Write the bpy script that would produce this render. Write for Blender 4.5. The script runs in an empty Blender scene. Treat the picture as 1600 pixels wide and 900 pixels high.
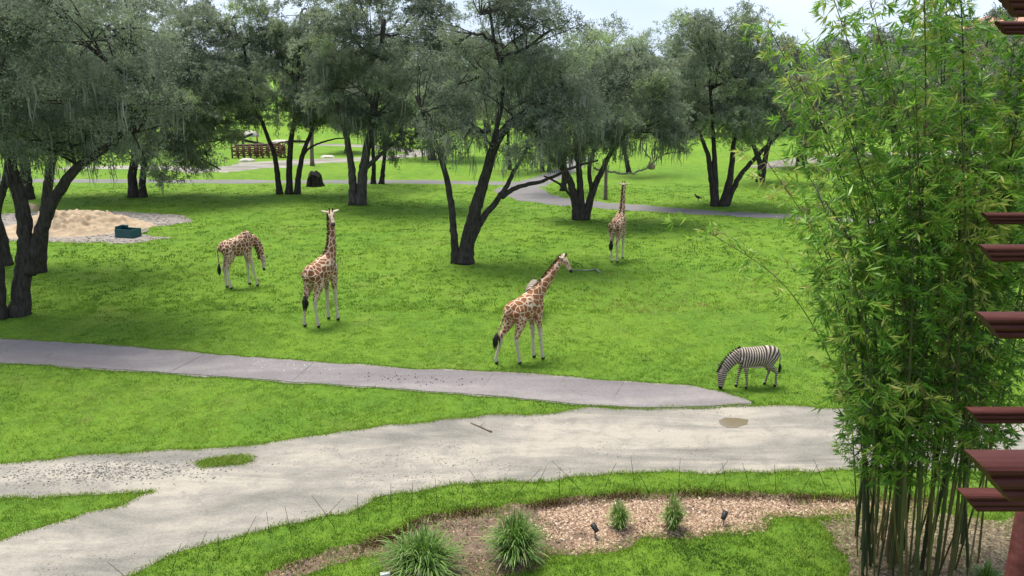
import bpy, bmesh, math, random
import numpy as np
from mathutils import Vector, Matrix, kdtree
from mathutils.geometry import tessellate_polygon

S = bpy.context.scene
COL = S.collection
rng = np.random.default_rng(7)
random.seed(7)
R = math.radians

# ------------------------------------------------------------------ camera
FPX, CAMH, HORIZON = 1300.0, 10.0, 110.0          # focal length in photo pixels, eye height, horizon row
PITCH = math.atan((450.0 - HORIZON) / FPX)
cam = bpy.data.cameras.new('camera')
cam.sensor_width = 36.0
cam.lens = FPX / 1600.0 * 36.0
cam.clip_start, cam.clip_end = 0.1, 3000.0
camo = bpy.data.objects.new('camera', cam)
camo.location = (0, 0, CAMH)
camo.rotation_euler = (math.pi / 2 - PITCH, 0, 0)
COL.objects.link(camo)
S.camera = camo

# ------------------------------------------------------------------ sky, sun, exposure
SUN_EL, SUN_AZ = R(72), R(-40)                     # azimuth measured from +Y towards +X
W = bpy.data.worlds.new('World'); S.world = W; W.use_nodes = True
nt = W.node_tree; nt.nodes.clear()
out = nt.nodes.new('ShaderNodeOutputWorld'); bg = nt.nodes.new('ShaderNodeBackground')
sky = nt.nodes.new('ShaderNodeTexSky'); sky.sky_type = 'NISHITA'; sky.sun_disc = False
sky.sun_elevation = SUN_EL; sky.sun_rotation = SUN_AZ
sky.air_density = 1.0; sky.dust_density = 1.5; sky.ozone_density = 1.0
tc = nt.nodes.new('ShaderNodeTexCoord'); mp = nt.nodes.new('ShaderNodeMapping')
mp.inputs['Scale'].default_value = (1.0, 1.0, 3.2)
nz = nt.nodes.new('ShaderNodeTexNoise'); nz.inputs['Scale'].default_value = 2.3; nz.inputs['Detail'].default_value = 5.0
cr = nt.nodes.new('ShaderNodeValToRGB')
cr.color_ramp.elements[0].position = 0.36; cr.color_ramp.elements[0].color = (4.0, 4.8, 6.2, 1)
cr.color_ramp.elements[1].position = 0.64; cr.color_ramp.elements[1].color = (5.4, 6.1, 7.3, 1)
mx = nt.nodes.new('ShaderNodeMixRGB'); mx.inputs['Fac'].default_value = 0.88
L = nt.links.new
L(tc.outputs['Generated'], mp.inputs['Vector']); L(mp.outputs['Vector'], nz.inputs['Vector'])
L(nz.outputs['Fac'], cr.inputs['Fac']); L(sky.outputs['Color'], mx.inputs['Color1']); L(cr.outputs['Color'], mx.inputs['Color2'])
L(mx.outputs['Color'], bg.inputs['Color']); L(bg.outputs['Background'], out.inputs['Surface'])
bg.inputs['Strength'].default_value = 0.066

sl = bpy.data.lights.new('sun', 'SUN'); sl.energy = 2.5; sl.angle = R(26); sl.color = (1.0, 0.95, 0.86)
so = bpy.data.objects.new('sun', sl); COL.objects.link(so)
sd = Vector((math.sin(SUN_AZ) * math.cos(SUN_EL), math.cos(SUN_AZ) * math.cos(SUN_EL), math.sin(SUN_EL)))
so.rotation_euler = sd.to_track_quat('Z', 'Y').to_euler()
so.location = sd * 60

S.view_settings.view_transform = 'Standard'
S.view_settings.look = 'None'
S.view_settings.gamma = 1.0
S.view_settings.exposure = 1.52
S.view_settings.use_curve_mapping = False
S.cycles.use_denoising = True
S.cycles.max_bounces = 9; S.cycles.diffuse_bounces = 6; S.cycles.glossy_bounces = 2
S.cycles.transmission_bounces = 7; S.cycles.transparent_max_bounces = 6
S.cycles.use_adaptive_sampling = True; S.cycles.adaptive_threshold = 0.02

# ------------------------------------------------------------------ placing helpers (survey of the place from the photograph)
_F = np.array([0, math.cos(PITCH), -math.sin(PITCH)]); _U = np.array([0, math.sin(PITCH), math.cos(PITCH)]); _X = np.array([1.0, 0, 0])
_C = np.array([0, 0, CAMH])
def ray(u, v):
    return (u - 800) / FPX * _X + (450 - v) / FPX * _U + _F
def G(u, v, z=0.0):                                # point of the ground
    d = ray(u, v); t = (z - CAMH) / d[2]
    return _C + d * t
def PY(u, v, Y):                                   # point standing at distance Y
    d = ray(u, v); return _C + d * (Y / d[1])
def mpp(Y, z=0.0):                                 # metres per photo pixel there
    return ((Y * _F[1]) + (z - CAMH) * _F[2]) / FPX

# ------------------------------------------------------------------ mesh helpers
class MB:
    def __init__(s): s.v = []; s.f = []; s.n = 0
    def add(s, verts, faces):
        verts = np.asarray(verts, float).reshape(-1, 3)
        o = s.n; s.v.append(verts); s.n += len(verts)
        s.f += [tuple(int(i) + o for i in f) for f in faces]
    def box(s, c, h, rot=None):
        c = np.asarray(c, float); h = np.asarray(h, float)
        v = np.array([(x, y, z) for x in (-1, 1) for y in (-1, 1) for z in (-1, 1)], float) * h
        if rot is not None: v = v @ np.array(rot.to_3x3() if hasattr(rot, 'to_3x3') else rot).T
        s.add(v + c, [(0, 1, 3, 2), (4, 6, 7, 5), (0, 4, 5, 1), (2, 3, 7, 6), (0, 2, 6, 4), (1, 5, 7, 3)])
    def tube(s, pts, rad, k=8, cap=True, squash=None, up=None):
        pts = np.asarray(pts, float); n = len(pts); rad = np.broadcast_to(np.asarray(rad, float), (n,)) if np.ndim(rad) < 2 else np.asarray(rad, float)
        r2 = rad if rad.ndim == 2 else np.stack([rad, rad], 1)
        tan = np.gradient(pts, axis=0); tan /= np.linalg.norm(tan, axis=1)[:, None] + 1e-9
        ref = np.array([0, 0, 1.0]) if up is None else np.asarray(up, float)
        if up is None and abs(tan[0] @ ref) > 0.9: ref = np.array([1.0, 0, 0])
        a = np.cross(ref, tan[0]); a /= np.linalg.norm(a) + 1e-9
        V = []
        th = np.linspace(0, 2 * math.pi, k, endpoint=False)
        for i in range(n):
            if up is not None:
                a2 = np.cross(ref, tan[i])
                if np.linalg.norm(a2) > 0.05: a = a2
            a = a - tan[i] * (a @ tan[i]); a /= np.linalg.norm(a) + 1e-9
            b = np.cross(tan[i], a)
            V.append(pts[i] + np.outer(np.cos(th) * r2[i, 0], a) + np.outer(np.sin(th) * r2[i, 1], b))
        F = [(i * k + j, i * k + (j + 1) % k, (i + 1) * k + (j + 1) % k, (i + 1) * k + j) for i in range(n - 1) for j in range(k)]
        if cap:
            F.append(tuple(range(k))[::-1]); F.append(tuple((n - 1) * k + j for j in range(k)))
        s.add(np.concatenate(V), F)
    def mesh(s, name, smooth=True):
        me = bpy.data.meshes.new(name)
        if s.n: me.from_pydata(np.concatenate(s.v).tolist(), [], s.f)
        if smooth:
            me.polygons.foreach_set('use_smooth', np.ones(len(me.polygons), bool))
        me.update()
        return me
    def build(s, name, mat, parent=None, smooth=True):
        return link(name, s.mesh(name, smooth), mat, parent)

def fastmesh(name, V, k, attrs=None, smooth=False):
    """every k consecutive vertices are one face"""
    V = np.ascontiguousarray(V, np.float32).reshape(-1, 3); nv = len(V); nf = nv // k
    me = bpy.data.meshes.new(name)
    me.vertices.add(nv); me.vertices.foreach_set('co', V.ravel())
    me.loops.add(nv); me.loops.foreach_set('vertex_index', np.arange(nv, dtype=np.int32))
    me.polygons.add(nf); me.polygons.foreach_set('loop_start', np.arange(0, nv, k, dtype=np.int32))
    me.update(calc_edges=True)
    for a, val in (attrs or {}).items():
        at = me.attributes.new(a, 'FLOAT', 'FACE'); at.data.foreach_set('value', np.ascontiguousarray(val, np.float32))
    return me

def link(name, me, mat=None, parent=None, loc=None):
    o = bpy.data.objects.new(name, me)
    if mat is not None and me is not None and len(me.materials) == 0: me.materials.append(mat)
    COL.objects.link(o)
    if parent is not None: o.parent = parent
    if loc is not None: o.location = loc
    return o
def empty(name, loc=(0, 0, 0), rz=0.0):
    o = bpy.data.objects.new(name, None); COL.objects.link(o)
    o.location = loc; o.rotation_euler = (0, 0, rz); o.empty_display_size = 0.2
    return o
def tag(o, label=None, cat=None, group=None, kind=None):
    if label: o['label'] = label
    if cat: o['category'] = cat
    if group: o['group'] = group
    if kind: o['kind'] = kind
    return o
def unit(a): return a / (np.linalg.norm(a, axis=-1, keepdims=True) + 1e-9)
def crom(pts, n=6):
    p = np.asarray(pts, float); p = np.vstack([2 * p[0] - p[1], p, 2 * p[-1] - p[-2]]); o = []
    for i in range(1, len(p) - 2):
        for t in np.linspace(0, 1, n, endpoint=False):
            a, b, c, d = p[i - 1:i + 3]
            o.append(.5 * ((2 * b) + (c - a) * t + (2 * a - 5 * b + 4 * c - d) * t * t + (3 * b - a - 3 * c + d) * t ** 3))
    o.append(p[-2]); return np.array(o)
def inpoly(P, poly):
    x, y = P[:, 0], P[:, 1]; r = np.zeros(len(P), bool); n = len(poly)
    for i in range(n):
        x0, y0 = poly[i][:2]; x1, y1 = poly[(i + 1) % n][:2]
        if y0 == y1: continue
        c = ((y0 > y) != (y1 > y)) & (x < (x1 - x0) * (y - y0) / (y1 - y0) + x0); r ^= c
    return r
_nt = np.random.default_rng(3).random((64, 64))
def vnoise(x, y, s):
    x = np.asarray(x) / s; y = np.asarray(y) / s; i = np.floor(x).astype(int); j = np.floor(y).astype(int); fx = x - i; fy = y - j
    fx = fx * fx * (3 - 2 * fx); fy = fy * fy * (3 - 2 * fy); q = lambda a, b: _nt[a % 64, b % 64]
    return (q(i, j) * (1 - fx) + q(i + 1, j) * fx) * (1 - fy) + (q(i, j + 1) * (1 - fx) + q(i + 1, j + 1) * fx) * fy

# ------------------------------------------------------------------ materials
class NT:
    def __init__(s, name, rough=0.8, spec=0.3):
        s.m = bpy.data.materials.new(name); s.m.use_nodes = True; s.t = s.m.node_tree
        s.b = s.t.nodes['Principled BSDF']; s.o = s.t.nodes['Material Output']
        s.b.inputs['Roughness'].default_value = rough; s.b.inputs['Specular IOR Level'].default_value = spec
    def n(s, typ, **kw):
        x = s.t.nodes.new('ShaderNode' + typ)
        for k, v in kw.items():
            if k in x.inputs.keys(): x.inputs[k].default_value = v
            else: setattr(x, k, v)
        return x
    def l(s, a, b): s.t.links.new(a, b)
    def obj(s): return s.n('TexCoord').outputs['Object']
    def noise(s, scale, detail=4.0, rough=0.55, vec=None, dist=0.0):
        x = s.n('TexNoise'); x.inputs['Scale'].default_value = scale; x.inputs['Detail'].default_value = detail; x.inputs['Roughness'].default_value = rough; x.inputs['Distortion'].default_value = dist
        if vec is not None: s.l(vec, x.inputs['Vector'])
        return x.outputs['Fac']
    def ramp(s, fac, stops, interp='LINEAR'):
        x = s.n('ValToRGB'); x.color_ramp.interpolation = interp; e = x.color_ramp.elements
        while len(e) < len(stops): e.new(0.5)
        for el, (p, c) in zip(e, stops):
            el.position = p; el.color = (*c, 1) if len(c) == 3 else c
        s.l(fac, x.inputs['Fac']); return x.outputs['Color']
    def mix(s, fac, a, b, mode='MIX'):
        x = s.n('MixRGB', blend_type=mode)
        for v, i in ((fac, 'Fac'), (a, 'Color1'), (b, 'Color2')):
            if hasattr(v, 'links'): s.l(v, x.inputs[i])
            elif isinstance(v, (int, float)): x.inputs[i].default_value = v if i == 'Fac' else (v, v, v, 1)
            else: x.inputs[i].default_value = (*v, 1)
        return x.outputs['Color']
    def attr(s, name, out='Fac'):
        x = s.n('Attribute'); x.attribute_name = name; return x.outputs[out]
    def math(s, op, a, b=0.0):
        x = s.n('Math', operation=op)
        for v, i in ((a, 0), (b, 1)):
            if hasattr(v, 'links'): s.l(v, x.inputs[i])
            else: x.inputs[i].default_value = v
        return x.outputs[0]
    def color(s, c):
        if hasattr(c, 'links'): s.l(c, s.b.inputs['Base Color'])
        else: s.b.inputs['Base Color'].default_value = (*c, 1)
    def bump(s, h, strength=0.5, dist=0.02):
        x = s.n('Bump'); x.inputs['Strength'].default_value = strength; x.inputs['Distance'].default_value = dist
        s.l(h, x.inputs['Height']); s.l(x.outputs['Normal'], s.b.inputs['Normal'])
    def translucent(s, col, fac):
        t = s.n('BsdfTranslucent'); mx = s.n('MixShader'); mx.inputs[0].default_value = fac
        if hasattr(col, 'links'): s.l(col, t.inputs['Color'])
        else: t.inputs['Color'].default_value = (*col, 1)
        s.l(s.b.outputs[0], mx.inputs[1]); s.l(t.outputs[0], mx.inputs[2]); s.l(mx.outputs[0], s.o.inputs['Surface'])

def leafmat(name, stops, trans=0.3, rough=0.55, spec=0.35):
    m = NT(name, rough, spec); c = m.ramp(m.attr('tint'), stops); m.color(c); m.translucent(c, trans); return m.m
def plain(name, a, b, scale=6.0, rough=0.8, bump=0.3, dist=0.01, spec=0.3, detail=5.0):
    m = NT(name, rough, spec); v = m.obj(); f = m.noise(scale, detail, 0.6, v); m.color(m.ramp(f, [(0.3, a), (0.7, b)])); m.bump(m.noise(scale * 4, 4, 0.6, v), bump, dist); return m.m

M = {}
M['oak_leaf'] = leafmat('oak_leaf', [(0.0, (.068, .086, .056)), (.4, (.163, .196, .134)), (.75, (.268, .314, .200)), (1.0, (.31, .39, .175))], 0.42)
M['oak_leaf_far'] = leafmat('oak_leaf_far', [(0.0, (.085, .108, .080)), (.5, (.15, .182, .118)), (1.0, (.22, .28, .135))], 0.34)
M['moss'] = leafmat('spanish_moss', [(0.0, (.13, .14, .11)), (1.0, (.26, .275, .215))], 0.25, 0.9, 0.1)
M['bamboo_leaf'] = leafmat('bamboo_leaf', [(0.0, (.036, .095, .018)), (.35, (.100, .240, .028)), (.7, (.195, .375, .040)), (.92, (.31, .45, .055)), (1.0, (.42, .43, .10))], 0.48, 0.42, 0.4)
M['grass_blade'] = leafmat('grass_blade', [(0.0, (.060, .125, .014)), (.45, (.142, .264, .024)), (.85, (.245, .350, .038)), (1.0, (.33, .33, .10))], 0.3, 0.6, 0.25)
M['tussock'] = leafmat('tussock_blade', [(0.0, (.050, .115, .018)), (.6, (.130, .245, .040)), (.9, (.22, .33, .07)), (1.0, (.42, .39, .20))], 0.38, 0.45, 0.4)

def bark(name, a, b):
    m = NT(name, 0.9, 0.15); v = m.obj(); mpn = m.n('Mapping'); mpn.inputs['Scale'].default_value = (1, 1, 0.25); m.l(v, mpn.inputs['Vector'])
    f = m.noise(9, 6, 0.65, mpn.outputs[0]); m.color(m.ramp(f, [(0.3, a), (0.72, b)])); m.bump(f, 0.9, 0.05); return m.m
M['bark'] = bark('oak_bark', (.013, .011, .010), (.072, .062, .054))
M['bark_pale'] = bark('oak_bark_pale', (.022, .019, .017), (.11, .098, .086))

def ground_material():
    m = NT('lawn', 0.9, 0.15); v = m.obj()
    big = m.noise(0.09, 4, 0.6, v); mid = m.noise(0.9, 5, 0.65, v); fine = m.noise(7.0, 5, 0.7, v); dry = m.noise(0.25, 6, 0.7, v)
    c = m.ramp(mid, [(0.3, (.058, .125, .012)), (0.5, (.128, .248, .021)), (0.72, (.200, .325, .028))])
    c = m.mix(m.ramp(big, [(0.45, (0, 0, 0)), (0.7, (.6, .6, .6))]), c, (.21, .33, .028)); c = m.mix(m.ramp(big, [(0.30, (.65, .65, .65)), (0.48, (0, 0, 0))]), c, (.075, .190, .020))
    c = m.mix(m.ramp(dry, [(0.54, (0, 0, 0)), (0.74, (.75, .75, .75))]), c, (.25, .28, .065)); weed = m.noise(1.7, 3, .6, v); c = m.mix(m.ramp(weed, [(0.62, (0, 0, 0)), (0.72, (.42, .42, .42))]), c, (.055, .12, .016)); bare = m.noise(.55, 7, .75, v); c = m.mix(m.ramp(bare, [(0.68, (0, 0, 0)), (0.76, (.7, .7, .7))]), c, (.22, .19, .10))
    c = m.mix(m.ramp(fine, [(0.3, (.55, .55, .55)), (0.6, (1, 1, 1))]), (0, 0, 0), c, 'MULTIPLY') if False else c
    m.color(m.mix(0.40, c, m.ramp(fine, [(0.30, (.040, .085, .010)), (0.52, (.136, .254, .022)), (0.75, (.240, .362, .036))])))
    m.bump(m.math('ADD', fine, m.math('MULTIPLY', m.noise(28, 3, 0.7, v), 0.6)), 1.0, 0.10)
    return m.m
M['lawn'] = ground_material()

def road_material(name, stops, gr, sc=0.35, grain=.16, crack=.28):
    m = NT(name, 0.85, 0.25); v = m.obj()
    st = m.n('Mapping'); st.inputs['Rotation'].default_value = (0, 0, R(-12)); st.inputs['Scale'].default_value = (0.45, 1.7, 1); m.l(v, st.inputs['Vector'])
    a = m.noise(sc, 7, 0.65, st.outputs[0], 0.6); fine = m.noise(16, 5, 0.75, v); blot = m.noise(1.4, 6, 0.7, v, 0.4)
    c = m.ramp(a, stops)
    c = m.mix(m.ramp(blot, [(0.46, (0, 0, 0)), (0.66, (.6, .6, .6))]), c, gr)
    c = m.mix(grain, c, m.ramp(fine, [(0.35, tuple(x * 0.55 for x in gr)), (0.62, tuple(min(1, x * 1.5) for x in stops[-1][1]))]))
    wn = m.n('TexNoise'); wn.inputs['Scale'].default_value = .9; wn.inputs['Detail'].default_value = 5; m.l(v, wn.inputs['Vector']); wv = m.n('VectorMath', operation='MULTIPLY_ADD'); m.l(wn.outputs['Color'], wv.inputs[0]); wv.inputs[1].default_value = (1.6, 1.6, 0); m.l(v, wv.inputs[2])
    vo = m.n('TexVoronoi', feature='DISTANCE_TO_EDGE', voronoi_dimensions='2D'); vo.inputs['Scale'].default_value = .30; m.l(wv.outputs[0], vo.inputs['Vector'])
    ck = m.mix(1.0, m.ramp(vo.outputs['Distance'], [(.002, (1, 1, 1)), (.006, (0, 0, 0))]), m.ramp(m.noise(.33, 3, .6, v), [(.48, (0, 0, 0)), (.58, (crack, crack, crack))]), 'MULTIPLY'); c = m.mix(ck, c, (.07, .065, .055))
    m.color(c); m.bump(m.math('ADD', fine, m.math('MULTIPLY', a, 1.4)), 0.35, 0.02)
    return m.m
M['dirt_road'] = road_material('pale_dirt_road', [(0.36, (.105, .100, .088)), (0.46, (.182, .168, .144)), (0.60, (.295, .264, .217))], (.118, .113, .102))
M['slab'] = road_material('grey_slab', [(0.34, (.095, .083, .085)), (0.5, (.155, .138, .139)), (0.66, (.235, .212, .198))], (.120, .107, .108), 0.22, .16, .6)
M['far_path'] = road_material('far_path', [(0.3, (.10, .095, .093)), (0.6, (.15, .142, .137)), (0.75, (.20, .188, .175))], (.125, .118, .116))
M['joint'] = plain('sandy_joint', (.10, .092, .075), (.23, .21, .175), 3)
M['sand'] = plain('tan_sand', (.27, .195, .125), (.40, .31, .21), 2.2, 0.95, 0.8, 0.05)
M['grey_dirt'] = plain('grey_trampled_dirt', (.13, .112, .10), (.29, .255, .225), 2.5, 0.95, 0.8, 0.04)
M['soil'] = plain('brown_soil', (.062, .042, .030), (.17, .125, .088), 3.0, 0.95, 0.8, 0.03)
M['chip'] = leafmat('mulch_chip', [(0.0, (.050, .032, .024)), (.35, (.20, .125, .082)), (.75, (.38, .265, .18)), (1.0, (.54, .43, .33))], 0.0, 0.9, 0.1)
M['straw'] = leafmat('dry_straw', [(0.0, (.10, .075, .045)), (1.0, (.32, .265, .17))], 0.1, 0.9, 0.1)
M['teal'] = plain('teal_plastic', (.008, .055, .062), (.014, .080, .088), 3, 0.45, 0.1, 0.005, 0.4)
M['rock'] = plain('pale_rock', (.32, .29, .25), (.52, .48, .42), 3, 0.9, 0.8, 0.05)
M['tan_rock'] = plain('tan_rock', (.36, .24, .14), (.50, .36, .23), 3, 0.9, 0.8, 0.04)
M['dark_wood'] = plain('dark_rotten_wood', (.010, .009, .008), (.045, .038, .032), 4, 0.95, 1.0, 0.08)
M['rust_wood'] = plain('rust_red_timber', (.075, .030, .022), (.16, .075, .052), 4, 0.85, 0.5, 0.02)
M['grey_wood'] = plain('weathered_wood', (.10, .078, .058), (.22, .175, .135), 4, 0.9, 0.5, 0.02)
M['dead_wood'] = plain('bare_dead_wood', (.15, .135, .12), (.32, .29, .26), 5, 0.9, 0.4, 0.02)
M['black'] = plain('black_plastic', (.010, .010, .010), (.022, .022, .022), 8, 0.5, 0.1, 0.003)
M['wire'] = plain('dark_rod', (.018, .014, .010), (.05, .04, .03), 8, 0.6, 0.1, 0.002)
M['white_box'] = plain('white_stone', (.50, .49, .46), (.68, .66, .63), 5, 0.8, 0.3, 0.01)
M['grey_metal'] = plain('grey_metal', (.10, .10, .10), (.17, .17, .165), 9, 0.5, 0.1, 0.003)

# ================================================================== the setting
def sheet(name, poly, z, mat, kind='structure', parent=None):
    tris = tessellate_polygon([[Vector((p[0], p[1], 0)) for p in poly]])
    me = bpy.data.meshes.new(name)
    me.from_pydata([(p[0], p[1], z) for p in poly], [], [tuple(t) for t in tris]); me.update()
    for p in me.polygons:
        if p.normal.z < 0: p.flip()
    o = link(name, me, mat, parent)
    if parent is None: tag(o, kind=kind)
    return o
def rough_edge(px, step=0.25, amp=0.12, closed=True, seed=0):
    r = np.random.default_rng(seed); pts = [G(*p)[:2] for p in px]; o = []
    n = len(pts)
    for i in range(n if closed else n - 1):
        a, b = pts[i], pts[(i + 1) % n]; d = np.linalg.norm(b - a); k = max(1, int(d / step)); nn = np.array([-(b - a)[1], (b - a)[0]]) / (d + 1e-9)
        for j in range(k):
            t = j / k; q = a + (b - a) * t
            w = (vnoise(q[0] + 31 * seed, q[1], 1.1) - .5) * 2 + (vnoise(q[0], q[1] + 17 * seed, 0.35) - .5) * 1.2
            o.append(q + nn * w * amp + r.normal(0, amp * .12, 2))
    return [np.array(x) for x in o]

# ground sheet to beyond the horizon
gx = [-1500, -400, -150, -60, -20, 20, 60, 150, 400, 1500]; gy = [-60, -10, 10, 30, 60, 100, 160, 300, 800, 2500]
mb = MB(); mb.add([(x, y, 0) for y in gy for x in gx], [(j * 10 + i, j * 10 + i + 1, (j + 1) * 10 + i + 1, (j + 1) * 10 + i) for j in range(9) for i in range(9)])
ground = mb.build('ground', M['lawn'], None, False); tag(ground, 'bright green lawn', kind='structure')

# --- pale dirt road with its spur
ROAD = [(-120, 733), (0, 725), (120, 712), (290, 703), (400, 695), (440, 690), (500, 680), (600, 663), (700, 655), (790, 649), (870, 645), (915, 638), (1000, 640), (1080, 637), (1150, 631), (1210, 633), (1300, 638), (1450, 645), (1800, 665),
        (1800, 742), (1330, 734), (1100, 738), (980, 741), (900, 746), (800, 752), (700, 762), (630, 769), (590, 777), (572, 790), (545, 800), (500, 808), (420, 826), (330, 852), (240, 885), (200, 902), (60, 960), (-160, 1060),
        (-120, 880), (0, 843), (100, 814), (190, 788), (245, 766), (150, 771), (60, 776), (0, 779), (-120, 786)]
road_poly = rough_edge(ROAD, 0.22, 0.13, True, 2)
road = sheet('dirt_road', road_poly, 0.006, M['dirt_road'])
road['label'] = 'pale beige dirt road sweeping across the near lawn'
# --- slab path: dark joint bed and separate slabs on it
TOP = [(-90, 524), (0, 530), (160, 540), (320, 553), (480, 566), (640, 577), (775, 582), (900, 592), (1000, 598), (1090, 606), (1135, 616), (1172, 630)]
BOT = [(-90, 562), (0, 568), (160, 577), (320, 588), (480, 600), (640, 610), (775, 620), (900, 633), (1000, 639), (1100, 637), (1172, 632)]
def along(pl, u):
    us = [p[0] for p in pl]; return (u, float(np.interp(u, us, [p[1] for p in pl])))
bed = rough_edge([(u, v - 1.5) for u, v in TOP] + [(u, v + 1.5) for u, v in BOT[::-1]], 0.25, 0.11, True, 5)
path_poly = bed
path = sheet('path', bed, 0.010, M['joint']); path['label'] = 'grey slab path crossing the lawn'
JO = [(-90, -90), (165, 130), (322, 262), (490, 455), (575, 525), (772, 745), (975, 952), (1170, 1170)]
for (t0, b0), (t1, b1) in zip(JO[:-1], JO[1:]):
    a = [G(*along(TOP, u)) for u in np.linspace(t0 + .25, t1 - .25, 9)]; b = [G(*along(BOT, u)) for u in np.linspace(b0 + .25, b1 - .25, 9)]
    a = np.array(a); b = np.array(b)
    jig = lambda n: rng.normal(0, 0.03, (n, 1))
    a = a + np.array([0, -0.05, 0]) + jig(9) * [0, 1, 0]; b = b + np.array([0, 0.05, 0]) + jig(9) * [0, 1, 0]
    tilt = rng.normal(0, 0.0006, 2)
    rows = [a + (b - a) * t for t in (0, .35, .7, 1)]; v = np.concatenate(rows); v[:, 2] = 0.026 + rng.normal(0, .002) + tilt[0] * (v[:, 0] - v[:, 0].mean())
    n = 9; f = [(j * n + i, (j + 1) * n + i, (j + 1) * n + i + 1, j * n + i + 1) for j in range(3) for i in range(n - 1)]
    edge = list(range(n)) + [j * n + n - 1 for j in (1, 2, 3)] + [3 * n + i for i in range(n - 2, -1, -1)] + [2 * n, n]
    lo = v[edge].copy(); lo[:, 2] = 0.011; k = len(v); m_ = len(edge)
    f += [(edge[i], edge[(i + 1) % m_], k + (i + 1) % m_, k + i) for i in range(m_)]
    mb = MB(); mb.add(np.vstack([v, lo]), f); mb.build('slab', M['slab'], path, False)

# --- far paths: a lane behind the trees, its fork and a curve to the right
def strip(name, px, wid, z, seed, label, mat='far_path'):
    c = crom([G(*p) for p in px], 8)[:, :2]; t = np.gradient(c, axis=0); t = unit(t); nrm = np.stack([-t[:, 1], t[:, 0]], 1)
    w = np.interp(np.linspace(0, 1, len(c)), np.linspace(0, 1, len(wid)), wid)[:, None] / 2
    w = w * (1 + .12 * np.random.default_rng(seed).normal(size=w.shape))
    poly = list(c + nrm * w) + list((c - nrm * w)[::-1])
    o = sheet(name, poly, z, M[mat]); o['label'] = label; return poly
far_polys = [
    strip('path', [(-200, 281), (0, 282), (200, 283), (420, 284), (640, 284), (760, 286), (830, 287)], [2.6, 2.4, 2.6], 0.006, 1, 'narrow far lane running behind the oaks'),
    strip('path', [(905, 246), (890, 262), (862, 276), (830, 287), (812, 297), (838, 309), (905, 318), (1000, 325), (1100, 332), (1215, 338), (1400, 348)], [2.5, 2.5, 3, 4.2, 3.4, 2.4, 2.0, 2.0], 0.010, 2, 'grey lane curving right from the fork'),
    strip('path', [(330, 268), (400, 259), (470, 253), (560, 249), (640, 243), (700, 233)], [4, 7, 4.5, 3.5, 3.5], 0.006, 3, 'wide pale lane in front of the timber pen', 'dirt_road'),
    strip('path', [(470, 226), (540, 227), (600, 231), (660, 238)], [3, 3, 3], 0.010, 4, 'far pale lane crossing the distant lawn', 'dirt_road'),
    strip('path', [(1180, 262), (1300, 246), (1420, 240), (1600, 238)], [3, 6, 6], 0.006, 5, 'distant sandy lane behind the bamboo', 'dirt_road'),
    strip('path', [(100, 262), (250, 262), (330, 268)], [3, 3, 4], 0.012, 6, 'left end of the pale far lane', 'dirt_road'),
]
# --- trampled dirt round the sand heap
DIRT = [(-60, 345), (20, 333), (100, 328), (200, 330), (290, 336), (308, 346), (270, 352), (225, 356), (222, 366), (262, 371), (250, 376), (190, 380), (110, 379), (20, 377), (-60, 372)]
dirt_poly = rough_edge(DIRT, 0.4, 0.35, True, 8)
o = sheet('dirt_patch', dirt_poly, 0.006, M['grey_dirt']); o['label'] = 'trampled grey dirt around the sand heap'
# --- mulch bed and the bare soil below the bamboo
BED = [(380, 915), (440, 880), (540, 855), (610, 838), (660, 808), (740, 797), (850, 785), (945, 774), (1070, 769), (1200, 772), (1340, 778), (1460, 780), (1460, 812), (1340, 806), (1200, 806), (1192, 830), (1080, 838), (1000, 836), (975, 856), (905, 866), (850, 862), (840, 885), (760, 905), (690, 930), (600, 915), (585, 872), (520, 882), (470, 905), (430, 935)]
bed_poly = rough_edge(BED, 0.12, 0.15, True, 9)
o = sheet('mulch_bed', bed_poly, 0.006, M['soil']); o['label'] = 'brown mulched planting bed along the road'
SOIL = [(1285, 818), (1340, 806), (1480, 808), (1640, 815), (1700, 930), (1500, 980), (1370, 960), (1325, 890), (1290, 850)]
soil_poly = rough_edge(SOIL, 0.12, 0.22, True, 11)
o = sheet('soil_patch', soil_poly, 0.010, M['soil']); o['label'] = 'bare leaf-littered soil under the bamboo'
# --- grass islet in the road
ISL = [(296, 726), (318, 718), (350, 712), (390, 709), (407, 714), (402, 724), (370, 728), (335, 731), (310, 732)]
isl_poly = rough_edge(ISL, 0.1, 0.10, True, 12); ic_ = np.mean(isl_poly, 0); isl_poly = [ic_ + (p - ic_) * .8 for p in isl_poly]
o = sheet('turf_islet', isl_poly, 0.012, M['lawn']); o['label'] = 'small tuft of lawn left in the dirt road'
# --- puddle
PUD = [(1122, 657), (1132, 653), (1150, 653), (1170, 656), (1168, 664), (1152, 669), (1136, 668), (1126, 664)]
m = NT('muddy_water', 0.12, 0.5); m.color((.14, .115, .07)); m.bump(m.noise(6, 3, .5, m.obj()), 0.15, .01)
o = sheet('puddle', rough_edge(PUD, 0.06, 0.03, True, 13), 0.012, m.m); o['label'] = 'small muddy puddle in the dirt road'

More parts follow.
